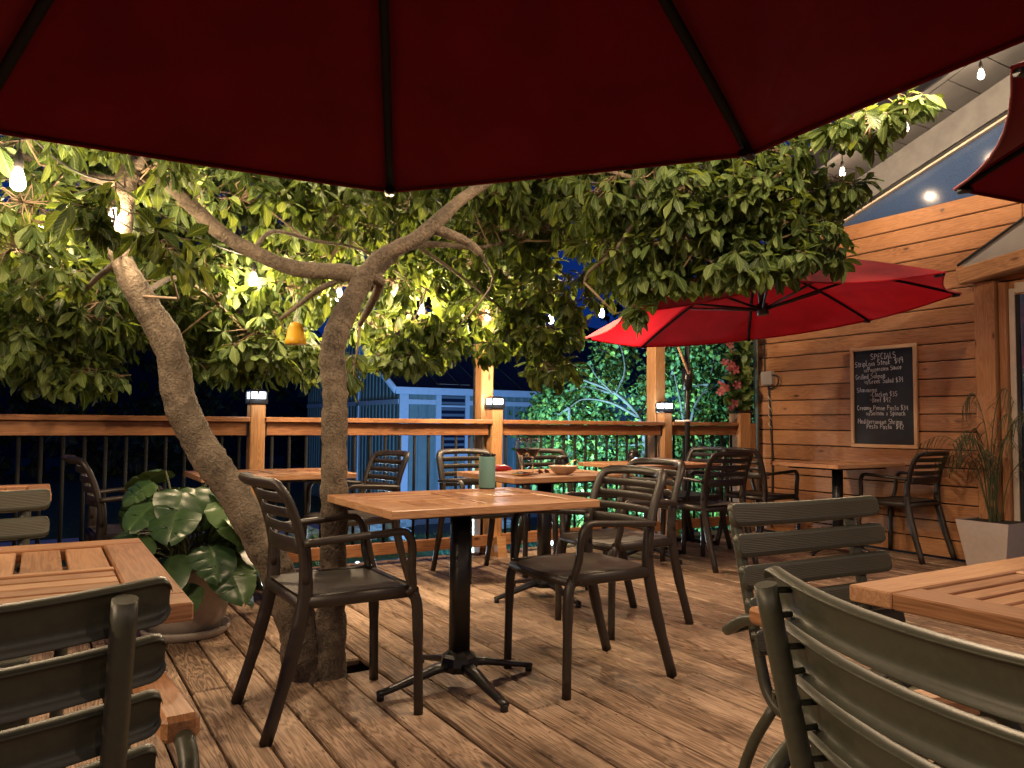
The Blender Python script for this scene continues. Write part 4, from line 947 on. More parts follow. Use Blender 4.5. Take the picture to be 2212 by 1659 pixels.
# ================================================================== BROWN CHAIRS
def make_brown(label):
    t = thing('cafe_chair', label, 'chair', (0, 0, 0), 0, 'brown slat back armchairs')
    for s in (-1, 1):
        MB().tube(smooth_path([(.235, s * .205, .435), (.255, s * .212, .40), (.262, s * .214, .30), (.268, s * .216, .0)], 4), [.021] * 3 + [.020] * 6 + [.017] * 4, 10, power=2.6).build('leg', 'resin', t)
        MB().tube(smooth_path([(-.150, s * .205, .63), (-.146, s * .205, .54), (-.150, s * .205, .43), (-.20, s * .21, .22), (-.268, s * .216, 0)], 4), [.015, .016, .017, .018, .019, .020] + [.021] * 7 + [.018] * 4, 10, sq=(1.2, .9), power=2.6, up=(1, 0, 0)).build('leg', 'resin', t)
        b = MB(); b.tube(smooth_path([(-.16, s * .222, .632), (-.05, s * .245, .642), (.08, s * .252, .650), (.175, s * .250, .654), (.205, s * .247, .640), (.222, s * .243, .60), (.225, s * .235, .52), (.235, s * .222, .455), (.21, s * .214, .435)], 4), .0155, 10, sq=(.85, 1.15), power=2.5, up=(0, 0, 1))
        b.build('armrest', 'resin', t)
    # seat shell, gently dished
    G = []; nx, ny = 9, 9
    for i in range(nx):
        u = i / (nx - 1); row = []
        for j in range(ny):
            v = j / (ny - 1) * 2 - 1; wd = .195 + .020 * u
            xx = -.165 + .43 * u + .012 * (1 - v * v) * (u > .9)
            zz = .452 - .016 * (1 - v * v) * math.sin(PI * min(1, u * .95)) - (.016 if u > .97 else 0) + .006 * (1 - u)
            row.append((xx, v * wd, zz))
        G.append(row)
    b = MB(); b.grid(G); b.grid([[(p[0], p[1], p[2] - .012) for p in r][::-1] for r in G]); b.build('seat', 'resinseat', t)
    b = MB()
    for s in (-1, 1): b.tube([(-.16, s * .208, .435), (.05, s * .214, .437), (.25, s * .214, .437)], .021, 8, sq=(1.1, .7), power=3)
    b.tube([(.252, -.21, .432), (.262, 0, .428), (.252, .21, .432)], .019, 8, sq=(1, .8), power=3); b.tube([(-.155, -.21, .43), (-.16, .21, .43)], .019, 8, power=3)
    b.build('seat_frame', 'resin', t)
    def bp(v, z):          # back surface: v in -1..1 across, z height; concave towards the sitter, curling backwards at the top
        k = (z - .50) / .335
        xx = -.148 - .008 * k - .085 * max(0, k) ** 2.2 - .035 * (1 - v * v) - .02 * (k > .98)
        return (xx, v * .205, z)
    fr = smooth_path([bp(-1, .50), bp(-1, .60), bp(-1, .70), bp(-1, .77), bp(-.97, .805), bp(-.86, .828), bp(-.5, .833), bp(0, .835), bp(.5, .833), bp(.86, .828), bp(.97, .805), bp(1, .77), bp(1, .70), bp(1, .60), bp(1, .50)], 4)
    b = MB(); b.tube(fr, .0185, 10, sq=(.80, 1.2), power=2.6, up=(1, 0, 0)); b.build('back_frame', 'resin', t)
    for z0, hh in ((.620, .027), (.679, .0165), (.731, .0165), (.782, .0165)):
        sl = MB(); path = [bp(v, z0) for v in np.linspace(-.97, .97, 9)]
        sl.tube(path, hh, 8, sq=(1, .30 if hh < .02 else .2), power=4, up=(0, 0, 1)); sl.build('back_slat', 'resin', t)
    return t
CH = [
 ('brown armchair in front of the trunks facing right at the middle table', (.92, 2.785), 0),
 ('brown armchair at the right side of the middle table facing left', (2.0, 2.64), PI),
 ('brown armchair turned left just behind the right chair of the middle table', (2.655, 3.205), PI + .03),
 ('brown armchair with its back to the camera at the railing table under the red umbrella', (4.30, 4.20), PI / 2 + .02),
 ('brown armchair facing left in the corner by the umbrella pole', (4.74, 4.86), PI),
 ('brown armchair in the corner facing the timber wall', (5.31, 4.62), .02),
 ('brown armchair below the chalkboard at the right end of the wall table', (5.955, 3.68), PI / 2),
 ('brown armchair facing left at the railing table, seen right of the middle trunk', (1.74, 4.72), PI + .15),
 ('brown armchair facing the camera left of the wine glass table, before the grey shed', (2.62, 4.72), -PI / 2),
 ('brown armchair mostly hidden behind the wine glasses and bowl', (3.25, 4.65), -PI / 2),
 ('brown armchair in the dark at far left, facing right beside the monstera', (.42, 4.66), .05),
]
proto = make_brown(CH[0][0])
for i, (lb, c, rz) in enumerate(CH):
    o = proto if i == 0 else copy_tree(proto)
    o['label'] = lb; o.location = (c[0], c[1], 0); o.rotation_euler = (0, 0, rz)

# ================================================================== GREEN CHAIRS
def ribbed():
    m, nt, b = new_mat('olive_ribbed_coat'); N, L = nt.nodes, nt.links
    b.inputs['Base Color'].default_value = (.088, .085, .060, 1); b.inputs['Roughness'].default_value = .42
    t = N.new('ShaderNodeTexCoord'); sx = N.new('ShaderNodeSeparateXYZ'); L.new(t.outputs['UV'], sx.inputs[0])
    s = math_node(nt, 'SINE', math_node(nt, 'MULTIPLY', sx.outputs[1], 2 * PI * 14))
    bp_ = N.new('ShaderNodeBump'); bp_.inputs['Strength'].default_value = .4; bp_.inputs['Distance'].default_value = .0015; L.new(s, bp_.inputs['Height']); L.new(bp_.outputs[0], b.inputs['Normal'])
    return m
MT['ribbed'] = ribbed()
def gslat(half, hgt, curve, nseg=12):
    """curved pressed-metal slat: front face towards +X, rolled lips behind; width along Y, height along Z"""
    prof = [(.006, -.5), (.010, -.46), (.010, -.30), (.010, 0), (.010, .30), (.010, .46), (.006, .5), (-.009, .5), (-.010, .46), (.001, .42), (.003, .2), (.003, -.2), (.001, -.42), (-.010, -.46), (-.009, -.5)]
    b = MB(); rings = []; uv = []; rc = .016
    vs_ = [-1, -.994, -.98, -.96, -.937] + list(np.linspace(-.8, .8, 9)) + [.937, .96, .98, .994, 1]
    for v in vs_:
        av = abs(v); dd = max(0.0, av * half - (half - rc)) / rc
        hs = hgt - 2 * rc * (1 - math.sqrt(max(0.0, 1 - min(1, dd) ** 2)))
        y = v * half; xo = curve * (v * v)
        for k, (px_, pz) in enumerate(prof):
            rings.append((xo + px_, y, pz * hs)); uv.append((v * .5 + .5, pz + .5))
    n = len(prof); m_ = len(vs_)
    fs = [(i * n + k, i * n + (k + 1) % n, (i + 1) * n + (k + 1) % n, (i + 1) * n + k) for i in range(m_ - 1) for k in range(n)]
    fs += [tuple(range(n - 1, -1, -1)), tuple((m_ - 1) * n + k for k in range(n))]
    b.add(rings, fs, True); b.uv = uv; me = b.mesh('slat', ['green', 'ribbed'])
    for i_, p_ in enumerate(me.polygons):
        if i_ < (m_ - 1) * n and (i_ % n) in (2, 3): p_.material_index = 1
    return me
def make_green(label):
    t = thing('garden_chair', label, 'chair', (0, 0, 0), 0, 'olive green metal slat armchairs')
    bs = gslat(.255, .054, .040); ss = gslat(.225, .050, .006)
    pz = lambda k: (-.262 + .090 * (1 - k), .83 - .36 * (1 - k))     # back line, k: 1 top .. 0 seat
    for s in (-1, 1):
        pts = smooth_path([(-.272, s * .20, .845), (-.235, s * .20, .68), (-.19, s * .20, .50), (-.165, s * .20, .435), (-.11, s * .20, .408), (.05, s * .205, .412), (.20, s * .21, .415)], 5)
        MB().tube(pts, .0135, 12).build('back_post', 'green', t)
        MB().tube(smooth_path([(-.15, s * .20, .42), (-.22, s * .215, .28), (-.30, s * .23, 0)], 4), .0125, 10).build('leg', 'green', t)
        # front leg rising into the arm, then curving in behind to meet the back post
        pts = smooth_path([(.245, s * .265, 0), (.225, s * .272, .30), (.215, s * .278, .52), (.195, s * .285, .605), (.13, s * .292, .632), (-.02, s * .296, .632), (-.13, s * .298, .622), (-.20, s * .285, .585), (-.235, s * .25, .572), (-.225, s * .205, .58)], 5)
        MB().tube(pts, .0125, 12).build('arm_frame', 'green', t)
        MB().box((-.125, -.024, -.017), (.125, .024, .017), .007).build('armrest', 'armwood', t, (.01, s * .295, .638))
    for i in range(5):
        k = 1 - i * .19; x_, z_ = pz(k)
        o = link('back_slat', bs, t, (x_ - .0, 0, z_ - .008)); o.rotation_euler = (0, -.24, 0)
        for s in (-1, 1):
            pg = MB()
            for dz in (-.016, .016): pg.tube([(-.002, 0, dz), (.030, 0, dz * .9)], .004, 6)
            q = pg.build('bracket', 'green', t, (x_ - .004, s * .20, z_ - .008)); q['kind'] = 'stuff'
    for i in range(7):
        o = link('seat_slat', ss, t, (-.12 + i * .058, 0, .437 + .004 * abs(i - 3) * .5)); o.rotation_euler = (0, -PI / 2, 0)
    MB().tube([(.19, -.21, .405), (.19, .21, .405)], .011, 8).build('stretcher', 'green', t)
    MB().tube([(-.12, -.20, .400), (-.12, .20, .400)], .011, 8).build('stretcher', 'green', t)
    return t
GCH = [
 ('olive green slat armchair seen from behind in the left foreground', (-.132, 1.185), PI / 2 + .06),
 ('olive green slat armchair facing the camera across the right foreground table', (1.60, 1.02), -PI / 2 - .04),
 ('olive green slat armchair seen from behind, cut by the bottom right corner', (.963, .379), -.26),
 ('olive green slat armchair at the left edge beyond the pale foreground table', (-.225, 2.12), -PI / 2),
]
gp = make_green(GCH[0][0])
for i, (lb, c, rz) in enumerate(GCH):
    o = gp if i == 0 else copy_tree(gp)
    o['label'] = lb; o.location = (c[0], c[1], 0); o.rotation_euler = (0, 0, rz)

# ================================================================== THINGS ON TABLES
TZ = .7403
c = atz(1052, 1056, .74)
t = thing('bluetooth_speaker', 'teal fabric cylinder speaker with a dark top standing on the middle table', 'speaker', (c[0], c[1], TZ))
MB().lathe([(.030, 0), (.036, .003), (.0375, .010), (.0375, .142), (.036, .146), (.030, .147)], 32).build('body', 'teal', t)
MB().lathe([(.033, .147), (.035, .150), (.034, .157), (.030, .159), (.029, .156)], 32).build('top_ring', 'blackplastic', t)
MB().lathe([(.031, -.0), (.0372, .002), (.0372, .006), (.03, .008)], 32).build('base_ring', 'blackplastic', t)
b = MB()
for k in range(10):
    a = 2 * PI * k / 10; b.box((.033 * math.cos(a) - .004, .033 * math.sin(a) - .004, .150), (.033 * math.cos(a) + .004, .033 * math.sin(a) + .004, .158))
b.build('button_ring', 'blackplastic', t)
def wineglass(label, p, rz):
    t = thing('wine_glass', label, 'wine glass', (p[0], p[1], TZ), rz, 'wine glasses on the second table')
    out = [(.036, 0), (.036, .002), (.008, .006), (.004, .012), (.0035, .085), (.008, .094), (.026, .108), (.038, .128), (.042, .150), (.040, .180), (.034, .212), (.033, .213)]
    inn = [(.0325, .212), (.0385, .180), (.0405, .150), (.0365, .129), (.025, .1105), (.006, .098)]
    MB().lathe(out + inn, 28).build('glass', 'glass', t)
    lv = MB().lathe([(.005, .0985), (.0248, .1112), (.0362, .1295), (.0398, .146), (.0375, .1465), (.01, .1462)], 28).build('wine', 'wine', t)
    return t
wineglass('wine glass with pale wine, the left and farther of the two', (2.515, 3.995), 0)
wineglass('wine glass with pale wine, the right and nearer of the two', (2.505, 3.86), 0)
t = thing('bowl', 'round ribbed beige bowl with a fork in it beside the wine glasses', 'bowl', (2.66, 3.765, TZ))
pr = [(.035, 0), (.045, .002)]
for i in range(8):
    u = i / 7; pr += [(.050 + .038 * u ** .7 + .0015 * (i % 2), .006 + .042 * u)]
pr += [(.089, .050), (.085, .050), (.070, .028), (.045, .012), (.002, .010)]
MB().lathe(pr, 36).build('dish', 'ceramic', t)
t = tag(MB().tube([(2.625, 3.775, .775), (2.67, 3.765, .792), (2.73, 3.745, .822), (2.745, 3.74, .826)], [.004, .003, .005, .006], 8, sq=(.5, 1.3)).build('fork', 'gold'), 'gold fork handle sticking out of the beige bowl', 'fork')
p = atz(1098, 1022, .74)
t = thing('phone', 'phone in a golden case lying flat beside the red case', 'phone', (2.41, 3.83, TZ), .6)
MB().box((-.075, -.037, 0), (.075, .037, .010), .004).build('case', 'gold', t); MB().box((-.068, -.032, .0102), (.068, .032, .0112)).build('screen', 'screen', t)
tag(MB().tube([(2.30, 4.05, .764), (2.34, 4.05, .768), (2.42, 4.04, .768), (2.46, 4.03, .762)], [.012, .024, .024, .010], 12, sq=(.85, 1.3)).build('glasses_case', 'redleather'), 'red case lying behind the teal speaker on the wine glass table', 'case')
t = thing('sunglasses', 'folded sunglasses lying between the wine glasses and the bowl', 'sunglasses', (2.63, 3.93, TZ), .3)
for s in (-1, 1):
    MB().lathe([(.001, 0), (.022, .001), (.024, .004), (.02, .006), (.001, .007)], 16, (s * .03, 0)).build('lens', 'lens', t).rotation_euler = (.9, 0, 0)
    MB().tube([(s * .055, 0, .012), (s * .05, .05, .004), (-s * .03, .065, .004)], .002, 6).build('arm', 'gold', t)
for nm, lb, p in (('jar', 'small black jar behind the bowl on the wine glass table', (2.90, 4.12)), ('small_speaker', 'small dark speaker with blue lights on the railing table', (4.06, 4.78))):
    t = thing(nm, lb, 'jar' if nm == 'jar' else 'speaker', (p[0], p[1], TZ))
    MB().lathe([(.040, 0), (.046, .004), (.046, .06), (.038, .070), (.036, .085), (.030, .092), (.01, .094)], 24).build('body', 'blackplastic', t)
    MB().lathe([(.038, .0705), (.041, .073), (.041, .083), (.038, .087)], 24).build('lid' if nm == 'jar' else 'top_ring', 'blackmetal', t)
    if nm != 'jar':
        dv = CPOS - np.array([p[0], p[1], .76]); a0 = math.atan2(dv[1], dv[0]) + .35
        for k in range(4):
            a = a0 + (k % 2) * .28; zz = .018 + (k // 2) * .016
            MB().lathe([(.0045, -.003), (.0045, .003)], 8).build('indicator', 'bled', t, (.046 * math.cos(a), .046 * math.sin(a), zz))
# yellow hanging shade
c = at(639, 722, 3.5)
t = thing('hanging_lure', 'yellow bell shaped trap hanging on a string from a branch left of the middle trunk', 'trap', tuple(c))
MB().lathe([(.010, .055), (.024, .050), (.034, .030), (.042, -.015), (.046, -.022), (.0475, -.045), (.044, -.047), (.02, -.046)], 24).build('shade', 'yellow', t)
MB().tube([(0, 0, .054), (.002, 0, .16)], .0015, 4).build('string', 'rope', t)
b = MB(); b.tube([(.012 * math.cos(a), 0, .066 + .012 * math.sin(a)) for a in np.linspace(0, 2 * PI, 9)], .002, 4); b.build('loop', 'rope', t)

# ================================================================== CHALKBOARD
by0, by1, bz0, bz1 = 3.693, 4.305, .857, 1.735
cb = thing('chalkboard', 'framed black chalkboard with the handwritten specials menu on the timber wall', 'chalkboard', (WX - .012, (by0 + by1) / 2, (bz0 + bz1) / 2))
hw, hh = (by1 - by0) / 2, (bz1 - bz0) / 2
MB().box((-.006, -hw + .02, -hh + .02), (.004, hw - .02, hh - .02)).build('slate', 'board', cb)
for s in (-1, 1):
    o = piece('frame_side', round(2 * hw, 3), .030, .024, 'frame', cb, (-.008, 0, s * (hh - .015)), PI / 2, .003); o.rotation_euler = (PI / 2, 0, PI / 2)
    o = piece('frame_side', round(2 * hh - .062, 3), .030, .024, 'frame', cb, (-.008, s * (hw - .015), 0), 0, .003); o.rotation_euler = (0, -PI / 2, 0); o.rotation_euler = (0, PI / 2, 0)
LINES = [('SPECIALS', .30, .055, .060, 0), ('StripLoin Steak  $49', .02, .128, .057, .03), ('w/Peppercorn Sauce', .18, .186, .046, .03), ('Grilled Salmon', .03, .262, .052, .02), ('w/Greek Salad $34', .19, .312, .050, .01),
         ('Shawarma', .05, .402, .052, .0), ('-Chicken $35', .28, .452, .052, .0), ('-Beef $42', .28, .508, .052, -.01), ('Creamy Penne Pasta $34', .05, .592, .050, -.01), ('w/Salmon & Spinach', .21, .648, .048, -.01), ('Mediterranean Shrimp', .06, .738, .050, -.01), ('Pesto Pasta  $42', .21, .790, .052, -.01)]
bw, bh = 2 * hw - .06, 2 * hh - .06
def arc(cx_, cy_, rx_, ry_, a0, a1, n=7): return [(cx_ + rx_ * math.cos(math.radians(a0 + (a1 - a0) * i / (n - 1))), cy_ + ry_ * math.sin(math.radians(a0 + (a1 - a0) * i / (n - 1)))) for i in range(n)]
GL = {  # chalk strokes: advance, polylines on a unit-height grid
 'S': (.6, [arc(.28, .75, .22, .23, 30, 270) + arc(.28, .27, .24, .25, 90, -150)]), 'P': (.58, [[(.08, 0), (.08, 1)], [(.08, 1)] + arc(.25, .74, .25, .25, 80, -90) + [(.08, .48)]]), 'E': (.5, [[(.45, 1), (.08, 1), (.06, 0), (.46, .02)], [(.07, .52), (.38, .53)]]),
 'C': (.58, [arc(.32, .5, .26, .48, 50, 310, 9)]), 'I': (.34, [[(.17, 0), (.17, 1)], [(.02, 1), (.32, 1)], [(.02, 0), (.32, 0)]]), 'A': (.62, [[(.02, 0), (.30, 1), (.56, 0)], [(.12, .38), (.47, .38)]]), 'L': (.5, [[(.08, 1), (.07, 0), (.46, .02)]]),
 'G': (.62, [arc(.32, .5, .27, .48, 50, 350, 10) + [(.34, .42)]]), 'B': (.56, [[(.08, 0), (.08, 1)] + arc(.22, .76, .24, .23, 85, -90) + arc(.24, .27, .28, .26, 90, -90) + [(.08, 0)]]), 'M': (.72, [[(.06, 0), (.10, 1), (.34, .35), (.58, 1), (.64, 0)]]),
 't': (.36, [[(.18, .95), (.17, .1), (.30, .02)], [(.02, .66), (.34, .66)]]), 'r': (.38, [[(.08, .6), (.08, 0)], [(.08, .38), (.2, .58), (.34, .56)]]), 'i': (.22, [[(.1, .6), (.1, 0)], [(.1, .82), (.1, .87)]]), 'p': (.46, [[(.08, .6), (.06, -.34)], arc(.22, .3, .17, .29, 150, -150, 9)]),
 'o': (.46, [arc(.22, .3, .18, .29, 90, 460, 10)]), 'n': (.46, [[(.08, .6), (.08, 0)], [(.08, .36)] + arc(.22, .38, .14, .22, 150, 0, 5) + [(.37, 0)]]), 'e': (.46, [[(.06, .32), (.38, .34)] + arc(.22, .3, .17, .29, 10, 320, 9)]), 'a': (.48, [arc(.2, .3, .16, .28, 60, 400, 9), [(.37, .6), (.38, .08), (.45, 0)]]),
 'k': (.44, [[(.08, 1), (.08, 0)], [(.36, .6), (.09, .28), (.38, 0)]]), 'w': (.56, [[(.03, .6), (.15, .02), (.27, .5), (.39, .02), (.51, .6)]]), '/': (.34, [[(.02, -.15), (.32, 1)]]), 'c': (.42, [arc(.24, .3, .19, .29, 50, 310, 8)]), 'u': (.46, [[(.07, .6), (.08, .15), (.2, .0), (.36, .12), (.36, .6)], [(.36, .2), (.40, 0)]]),
 'l': (.22, [[(.1, 1), (.1, 0)]]), 'd': (.48, [arc(.2, .3, .16, .28, 60, 400, 9), [(.37, 1), (.38, 0)]]), 'm': (.66, [[(.06, .6), (.06, 0)], [(.06, .36)] + arc(.19, .38, .13, .2, 150, 0, 5) + [(.32, .02)], [(.32, .36)] + arc(.45, .38, .13, .2, 150, 0, 5) + [(.59, 0)]]),
 'h': (.46, [[(.08, 1), (.08, 0)], [(.08, .36)] + arc(.22, .38, .14, .22, 150, 0, 5) + [(.37, 0)]]), 's': (.4, [arc(.2, .46, .14, .14, 40, 270, 6) + arc(.2, .15, .15, .15, 90, -150, 6)]), 'f': (.34, [[(.34, .9), (.22, .98), (.15, .8), (.14, 0)], [(.02, .55), (.3, .55)]]), 'y': (.44, [[(.05, .6), (.2, .1)], [(.38, .6), (.1, -.35)]]),
 '&': (.46, [[(.38, .5), (.12, .4), (.34, .2), (.1, .05)], [(.24, .62), (.22, -.08)]]), '-': (.36, [[(.04, .36), (.3, .38)]]), '$': (.5, [arc(.24, .68, .18, .2, 30, 270) + arc(.24, .28, .19, .2, 90, -150), [(.25, 1.05), (.22, -.08)]]), '4': (.52, [[(.08, .95), (.06, .45), (.44, .45)], [(.38, 1), (.38, 0)]]), '9': (.5, [arc(.22, .7, .18, .26, 20, 370, 9) + [(.40, .7), (.38, 0)]]),
 '3': (.48, [arc(.18, .74, .2, .23, 130, -90) + arc(.18, .26, .24, .25, 90, -130)]), '5': (.48, [[(.42, .97), (.1, .97), (.08, .55)] + arc(.2, .29, .24, .28, 100, -140)]), '2': (.5, [arc(.23, .72, .2, .26, 160, -20) + [(.05, .02), (.46, .04)]]), ' ': (.34, [])}
for s, fx, fy, sz, rot in LINES:
    cap = sz * .84; xx = 0; strokes = []
    for ch in s:
        adv, pl = GL[ch]; k1, k2, k3 = RND.uniform(.9, 1.08), RND.uniform(-.05, .05), RND.uniform(-.04, .07)
        for p_ in pl: strokes.append([((xx + q[0] * .95 + k3 * q[1]) * cap, (q[1] * k1 + k2) * cap) for q in p_])
        xx += adv + .05
    f_ = min(1.0, (bw * (1 - fx) - .014) / (xx * cap)); b = MB(); wd = .0024
    for st_ in strokes:
        pts = [Vector((p_[0] * f_, p_[1], 0)) for p_ in st_]; vs = []
        for i_, p_ in enumerate(pts):
            d_ = (pts[min(i_ + 1, len(pts) - 1)] - pts[max(i_ - 1, 0)]); d_ = d_.normalized() if d_.length > 0 else Vector((1, 0, 0))
            w_ = wd * RND.uniform(.65, 1.1); nn_ = Vector((-d_.y, d_.x, 0)) * w_
            vs += [p_ + nn_, p_ - nn_]
        b.add(vs, [(2 * i_, 2 * i_ + 1, 2 * i_ + 3, 2 * i_ + 2) for i_ in range(len(pts) - 1)])
    o = b.build('chalk_line', 'chalk', cb); o['kind'] = 'stuff'
    o.matrix_local = Matrix.Translation((-.0066, hw - .03 - fx * bw, hh - .03 - (fy + .045) * bh)) @ Matrix(((0, 0, -1, 0), (-1, 0, 0, 0), (0, 1, 0, 0), (0, 0, 0, 1))) @ Matrix.Rotation(rot, 4, 'Z')

# ---- junction box, cable, coil
jb = thing('junction_box', 'pale grey electrical box at the left end of the timber wall', 'box', (WX - .03, 5.22, 1.51))
MB().box((-.035, -.065, -.068), (.03, .065, .068), .008).build('housing', 'greybox', jb)
MB().tube(smooth_path([(-.01, -.065, .03), (-.015, -.13, .01), (-.015, -.135, -.06), (-.01, -.06, -.10), (0, .0, -.10)], 5), .008, 6).build('conduit_loop', 'wire', jb)
cbv = tag(MB().tube(smooth_path([(WX - .02, 5.22, 1.44), (WX - .018, 5.205, 1.2), (WX - .02, 5.19, .9), (WX - .02, 5.18, .6), (WX - .02, 5.2, .05)], 6), .009, 6).build('wall_cable', 'wire'), 'black cable running down the wall below the grey box', 'cable')
hx = []
for a in np.linspace(0, 26, 90): hx.append((WX - .022 + .013 * math.cos(a), 5.205 + .014 * math.sin(a) - .010 * (1.36 - (1.36 - a * .014)) , 1.36 - a * .0145))
tag(MB().tube(hx, .0035, 4).build('wrapped_wire', 'cream'), 'thin pale wire wrapped around the black wall cable', 'wire')
co = []
for a in np.linspace(0, 20, 80): co.append((WX - .10 + .01 * math.sin(a * .7), 5.40 + (.09 + .008 * math.sin(a * .37)) * math.cos(a), 1.66 + (.085 + .01 * math.cos(a * .53)) * math.sin(a)))
tag(MB().tube(co, .003, 4).build('wire_coil', 'wire'), 'loose coil of thin wire hung on the downpipe above the grey box', 'wire coil')
tag(MB().tube(smooth_path([(WX - .015, 5.34, 2.7), (WX - .02, 5.30, 2.2), (WX - .015, 5.28, 1.9), (WX - .015, 5.27, 1.58)], 5), .006, 5).build('feed_cable', 'wire'), 'black cable coming down the corner into the grey box', 'cable')
sc_ = atx(3674 * .5486 + 21, 806 * .5486 - 5, WX)
b = MB(); b.tube([(0, .012 * math.cos(a) , .012 * math.sin(a)) for a in np.linspace(0, 2 * PI, 10)], .003, 5)
tag(b.build('screw_eye', 'steel', None, (WX - .016, float(sc_[1]), 2.80)), 'small steel screw eye near the top of the timber wall', 'hook')

# ================================================================== PLANTS
# ---- monstera in the beige pot
pc_ = atz(410, 1380, 0)
pot = thing('flower_pot', 'round beige pot and saucer holding the monstera', 'pot', (pc_[0], pc_[1] + .12, 0))
MB().lathe([(.15, .0), (.19, .004), (.205, .03), (.207, .045), (.195, .045), (.17, .02)], 40).build('saucer', 'pot', pot)
MB().lathe([(.145, .03), (.165, .034), (.185, .10), (.212, .22), (.228, .32), (.232, .345), (.224, .345), (.216, .31), (.20, .30)], 40).build('bowl', 'pot', pot)
MB().lathe([(.001, .30), (.216, .302), (.216, .31), (.001, .318)], 24).build('soil', 'soil', pot)
mon = thing('monstera_plant', 'monstera with big split leaves left of the leaning trunk', 'plant', (pc_[0], pc_[1] + .12, .31))
MO = np.array([pc_[0], pc_[1] + .12, .31])
def monstera_leaf(seed):
    r = random.Random(seed); b = MB(); uv = []
    # half outline rays from the midrib: (t along, reach), heart shape with two or three cuts
    env = lambda t_: .55 * max(.004, (1 - max(0, (t_ - .22) / .79) ** 2.1)) ** .75 * (1 if t_ > .1 else .55 + 4.5 * (t_ + .12) * .45)
    ts0 = [-.12, -.05, .02, .10, .18, .28, .38, .48, .58, .68, .78, .87, .94, 1.0]
    def side():
        sl = [r.uniform(.30, .42)] * (r.random() < .6) + [r.uniform(.52, .64)] * (r.random() < .8) + [r.uniform(.72, .80)] * (r.random() < .4)
        L = [(t_, 0) for t_ in ts0 if all(abs(t_ - q) > .035 for q in sl)]
        for q in sl: L += [(q - .018, 0), (q, r.uniform(.45, .70)), (q + .022, 0)]
        L.sort(); return [t_ for t_, _ in L], [env(t_) for t_, _ in L], [c_ for _, c_ in L]
    V = []; F_ = []
    for s in (-1, 1):
        base = len(V); ts, out, cut = side()
        for t_, w_, c_ in zip(ts, out, cut):
            w2 = w_ * (1 - c_)
            tm = max(0, min(1, t_ * .9 + .03)) 
            for q in (0, .5, 1.0):
                lead = .08 * q
                x_ = tm + (t_ - tm) * q + lead * (1 - t_); y_ = s * w2 * q
                V.append((x_, y_, .16 * q - .20 * q * q - .20 * x_ * x_ + .015 * math.sin(t_ * 17 + s) * q)); uv.append((.5 + .5 * s * q * w_ / .55, t_))
        n = 3
        for i in range(len(ts) - 1):
            for j in range(2):
                a = base + i * n + j; f = (a, a + n, a + n + 1, a + 1); F_.append(f if s > 0 else f[::-1])
    b.add(V, F_, True); b.uv = uv; return b
MLV = [monstera_leaf(i).mesh('monstera_leaf', 'monst') for i in range(5)]
stem = MB(); rs2 = np.random.default_rng(17); NL = 40
for i in range(NL):
    u = i / (NL - 1); az = i * 2.39996 + rs2.uniform(-.25, .25); el = math.radians(80 - 88 * u ** .85 + rs2.uniform(-6, 6))
    plen = rs2.uniform(.34, .50) * (1.0 - .22 * u); sz = rs2.uniform(.16, .235)
    hd = np.array([math.cos(az), math.sin(az), 0]); e = hd * math.cos(el) * plen * .82 + np.array([0, 0, math.sin(el) * plen * .95 + .03])
    dn = rs2.uniform(.25, .95) + .35 * u
    axis = hd * 1.0 + np.array([0, 0, -dn]); nrm = hd * (.25 + .5 * dn) + np.array([0, 0, 1.0]) + rs2.normal(size=3) * .28
    Bm = frame_from(axis, nrm); org = e
    o = link('leaf', MLV[i % 5], mon); mm = Matrix.Identity(4)
    for r_ in range(3):
        for c_ in range(3): mm[r_][c_] = Bm[r_, c_] * sz
        mm[r_][3] = org[r_]
    o.matrix_local = mm
    sb = np.array([rs2.uniform(-.06, .06), rs2.uniform(-.06, .06), 0]); md = (sb + e) / 2 + np.array([0, 0, .07])
    stem.tube(smooth_path([sb, md, e], 5), .0055, 6)
stem.build('stems', 'palm', mon)
# ---- palm in the pale square planter
pp = atz(2125, 1205, 0); pp = np.array([6.02 - .02, 3.02, 0])
pl = thing('planter', 'pale tapered planter at the right edge holding the wispy palm', 'planter', tuple(pp))
a_, b_ = .13, .185
MB().add([(-a_, -a_, 0), (a_, -a_, 0), (a_, a_, 0), (-a_, a_, 0), (-b_, -b_, .36), (b_, -b_, .36), (b_, b_, .36), (-b_, b_, .36)], [(0, 3, 2, 1), (0, 1, 5, 4), (1, 2, 6, 5), (2, 3, 7, 6), (3, 0, 4, 7)]).build('tub', 'whitepot', pl)
MB().box((-b_ + .012, -b_ + .012, .33), (b_ - .012, b_ - .012, .352)).build('soil', 'soil', pl)
pm = thing('palm_plant', 'wispy potted palm with thin arching fronds in front of the timber pillar', 'plant', (pp[0], pp[1], .35))
PO = np.array([pp[0], pp[1], .35]); rs3 = np.random.default_rng(8); bl, blF, blUV = leaf_arrays('blade')
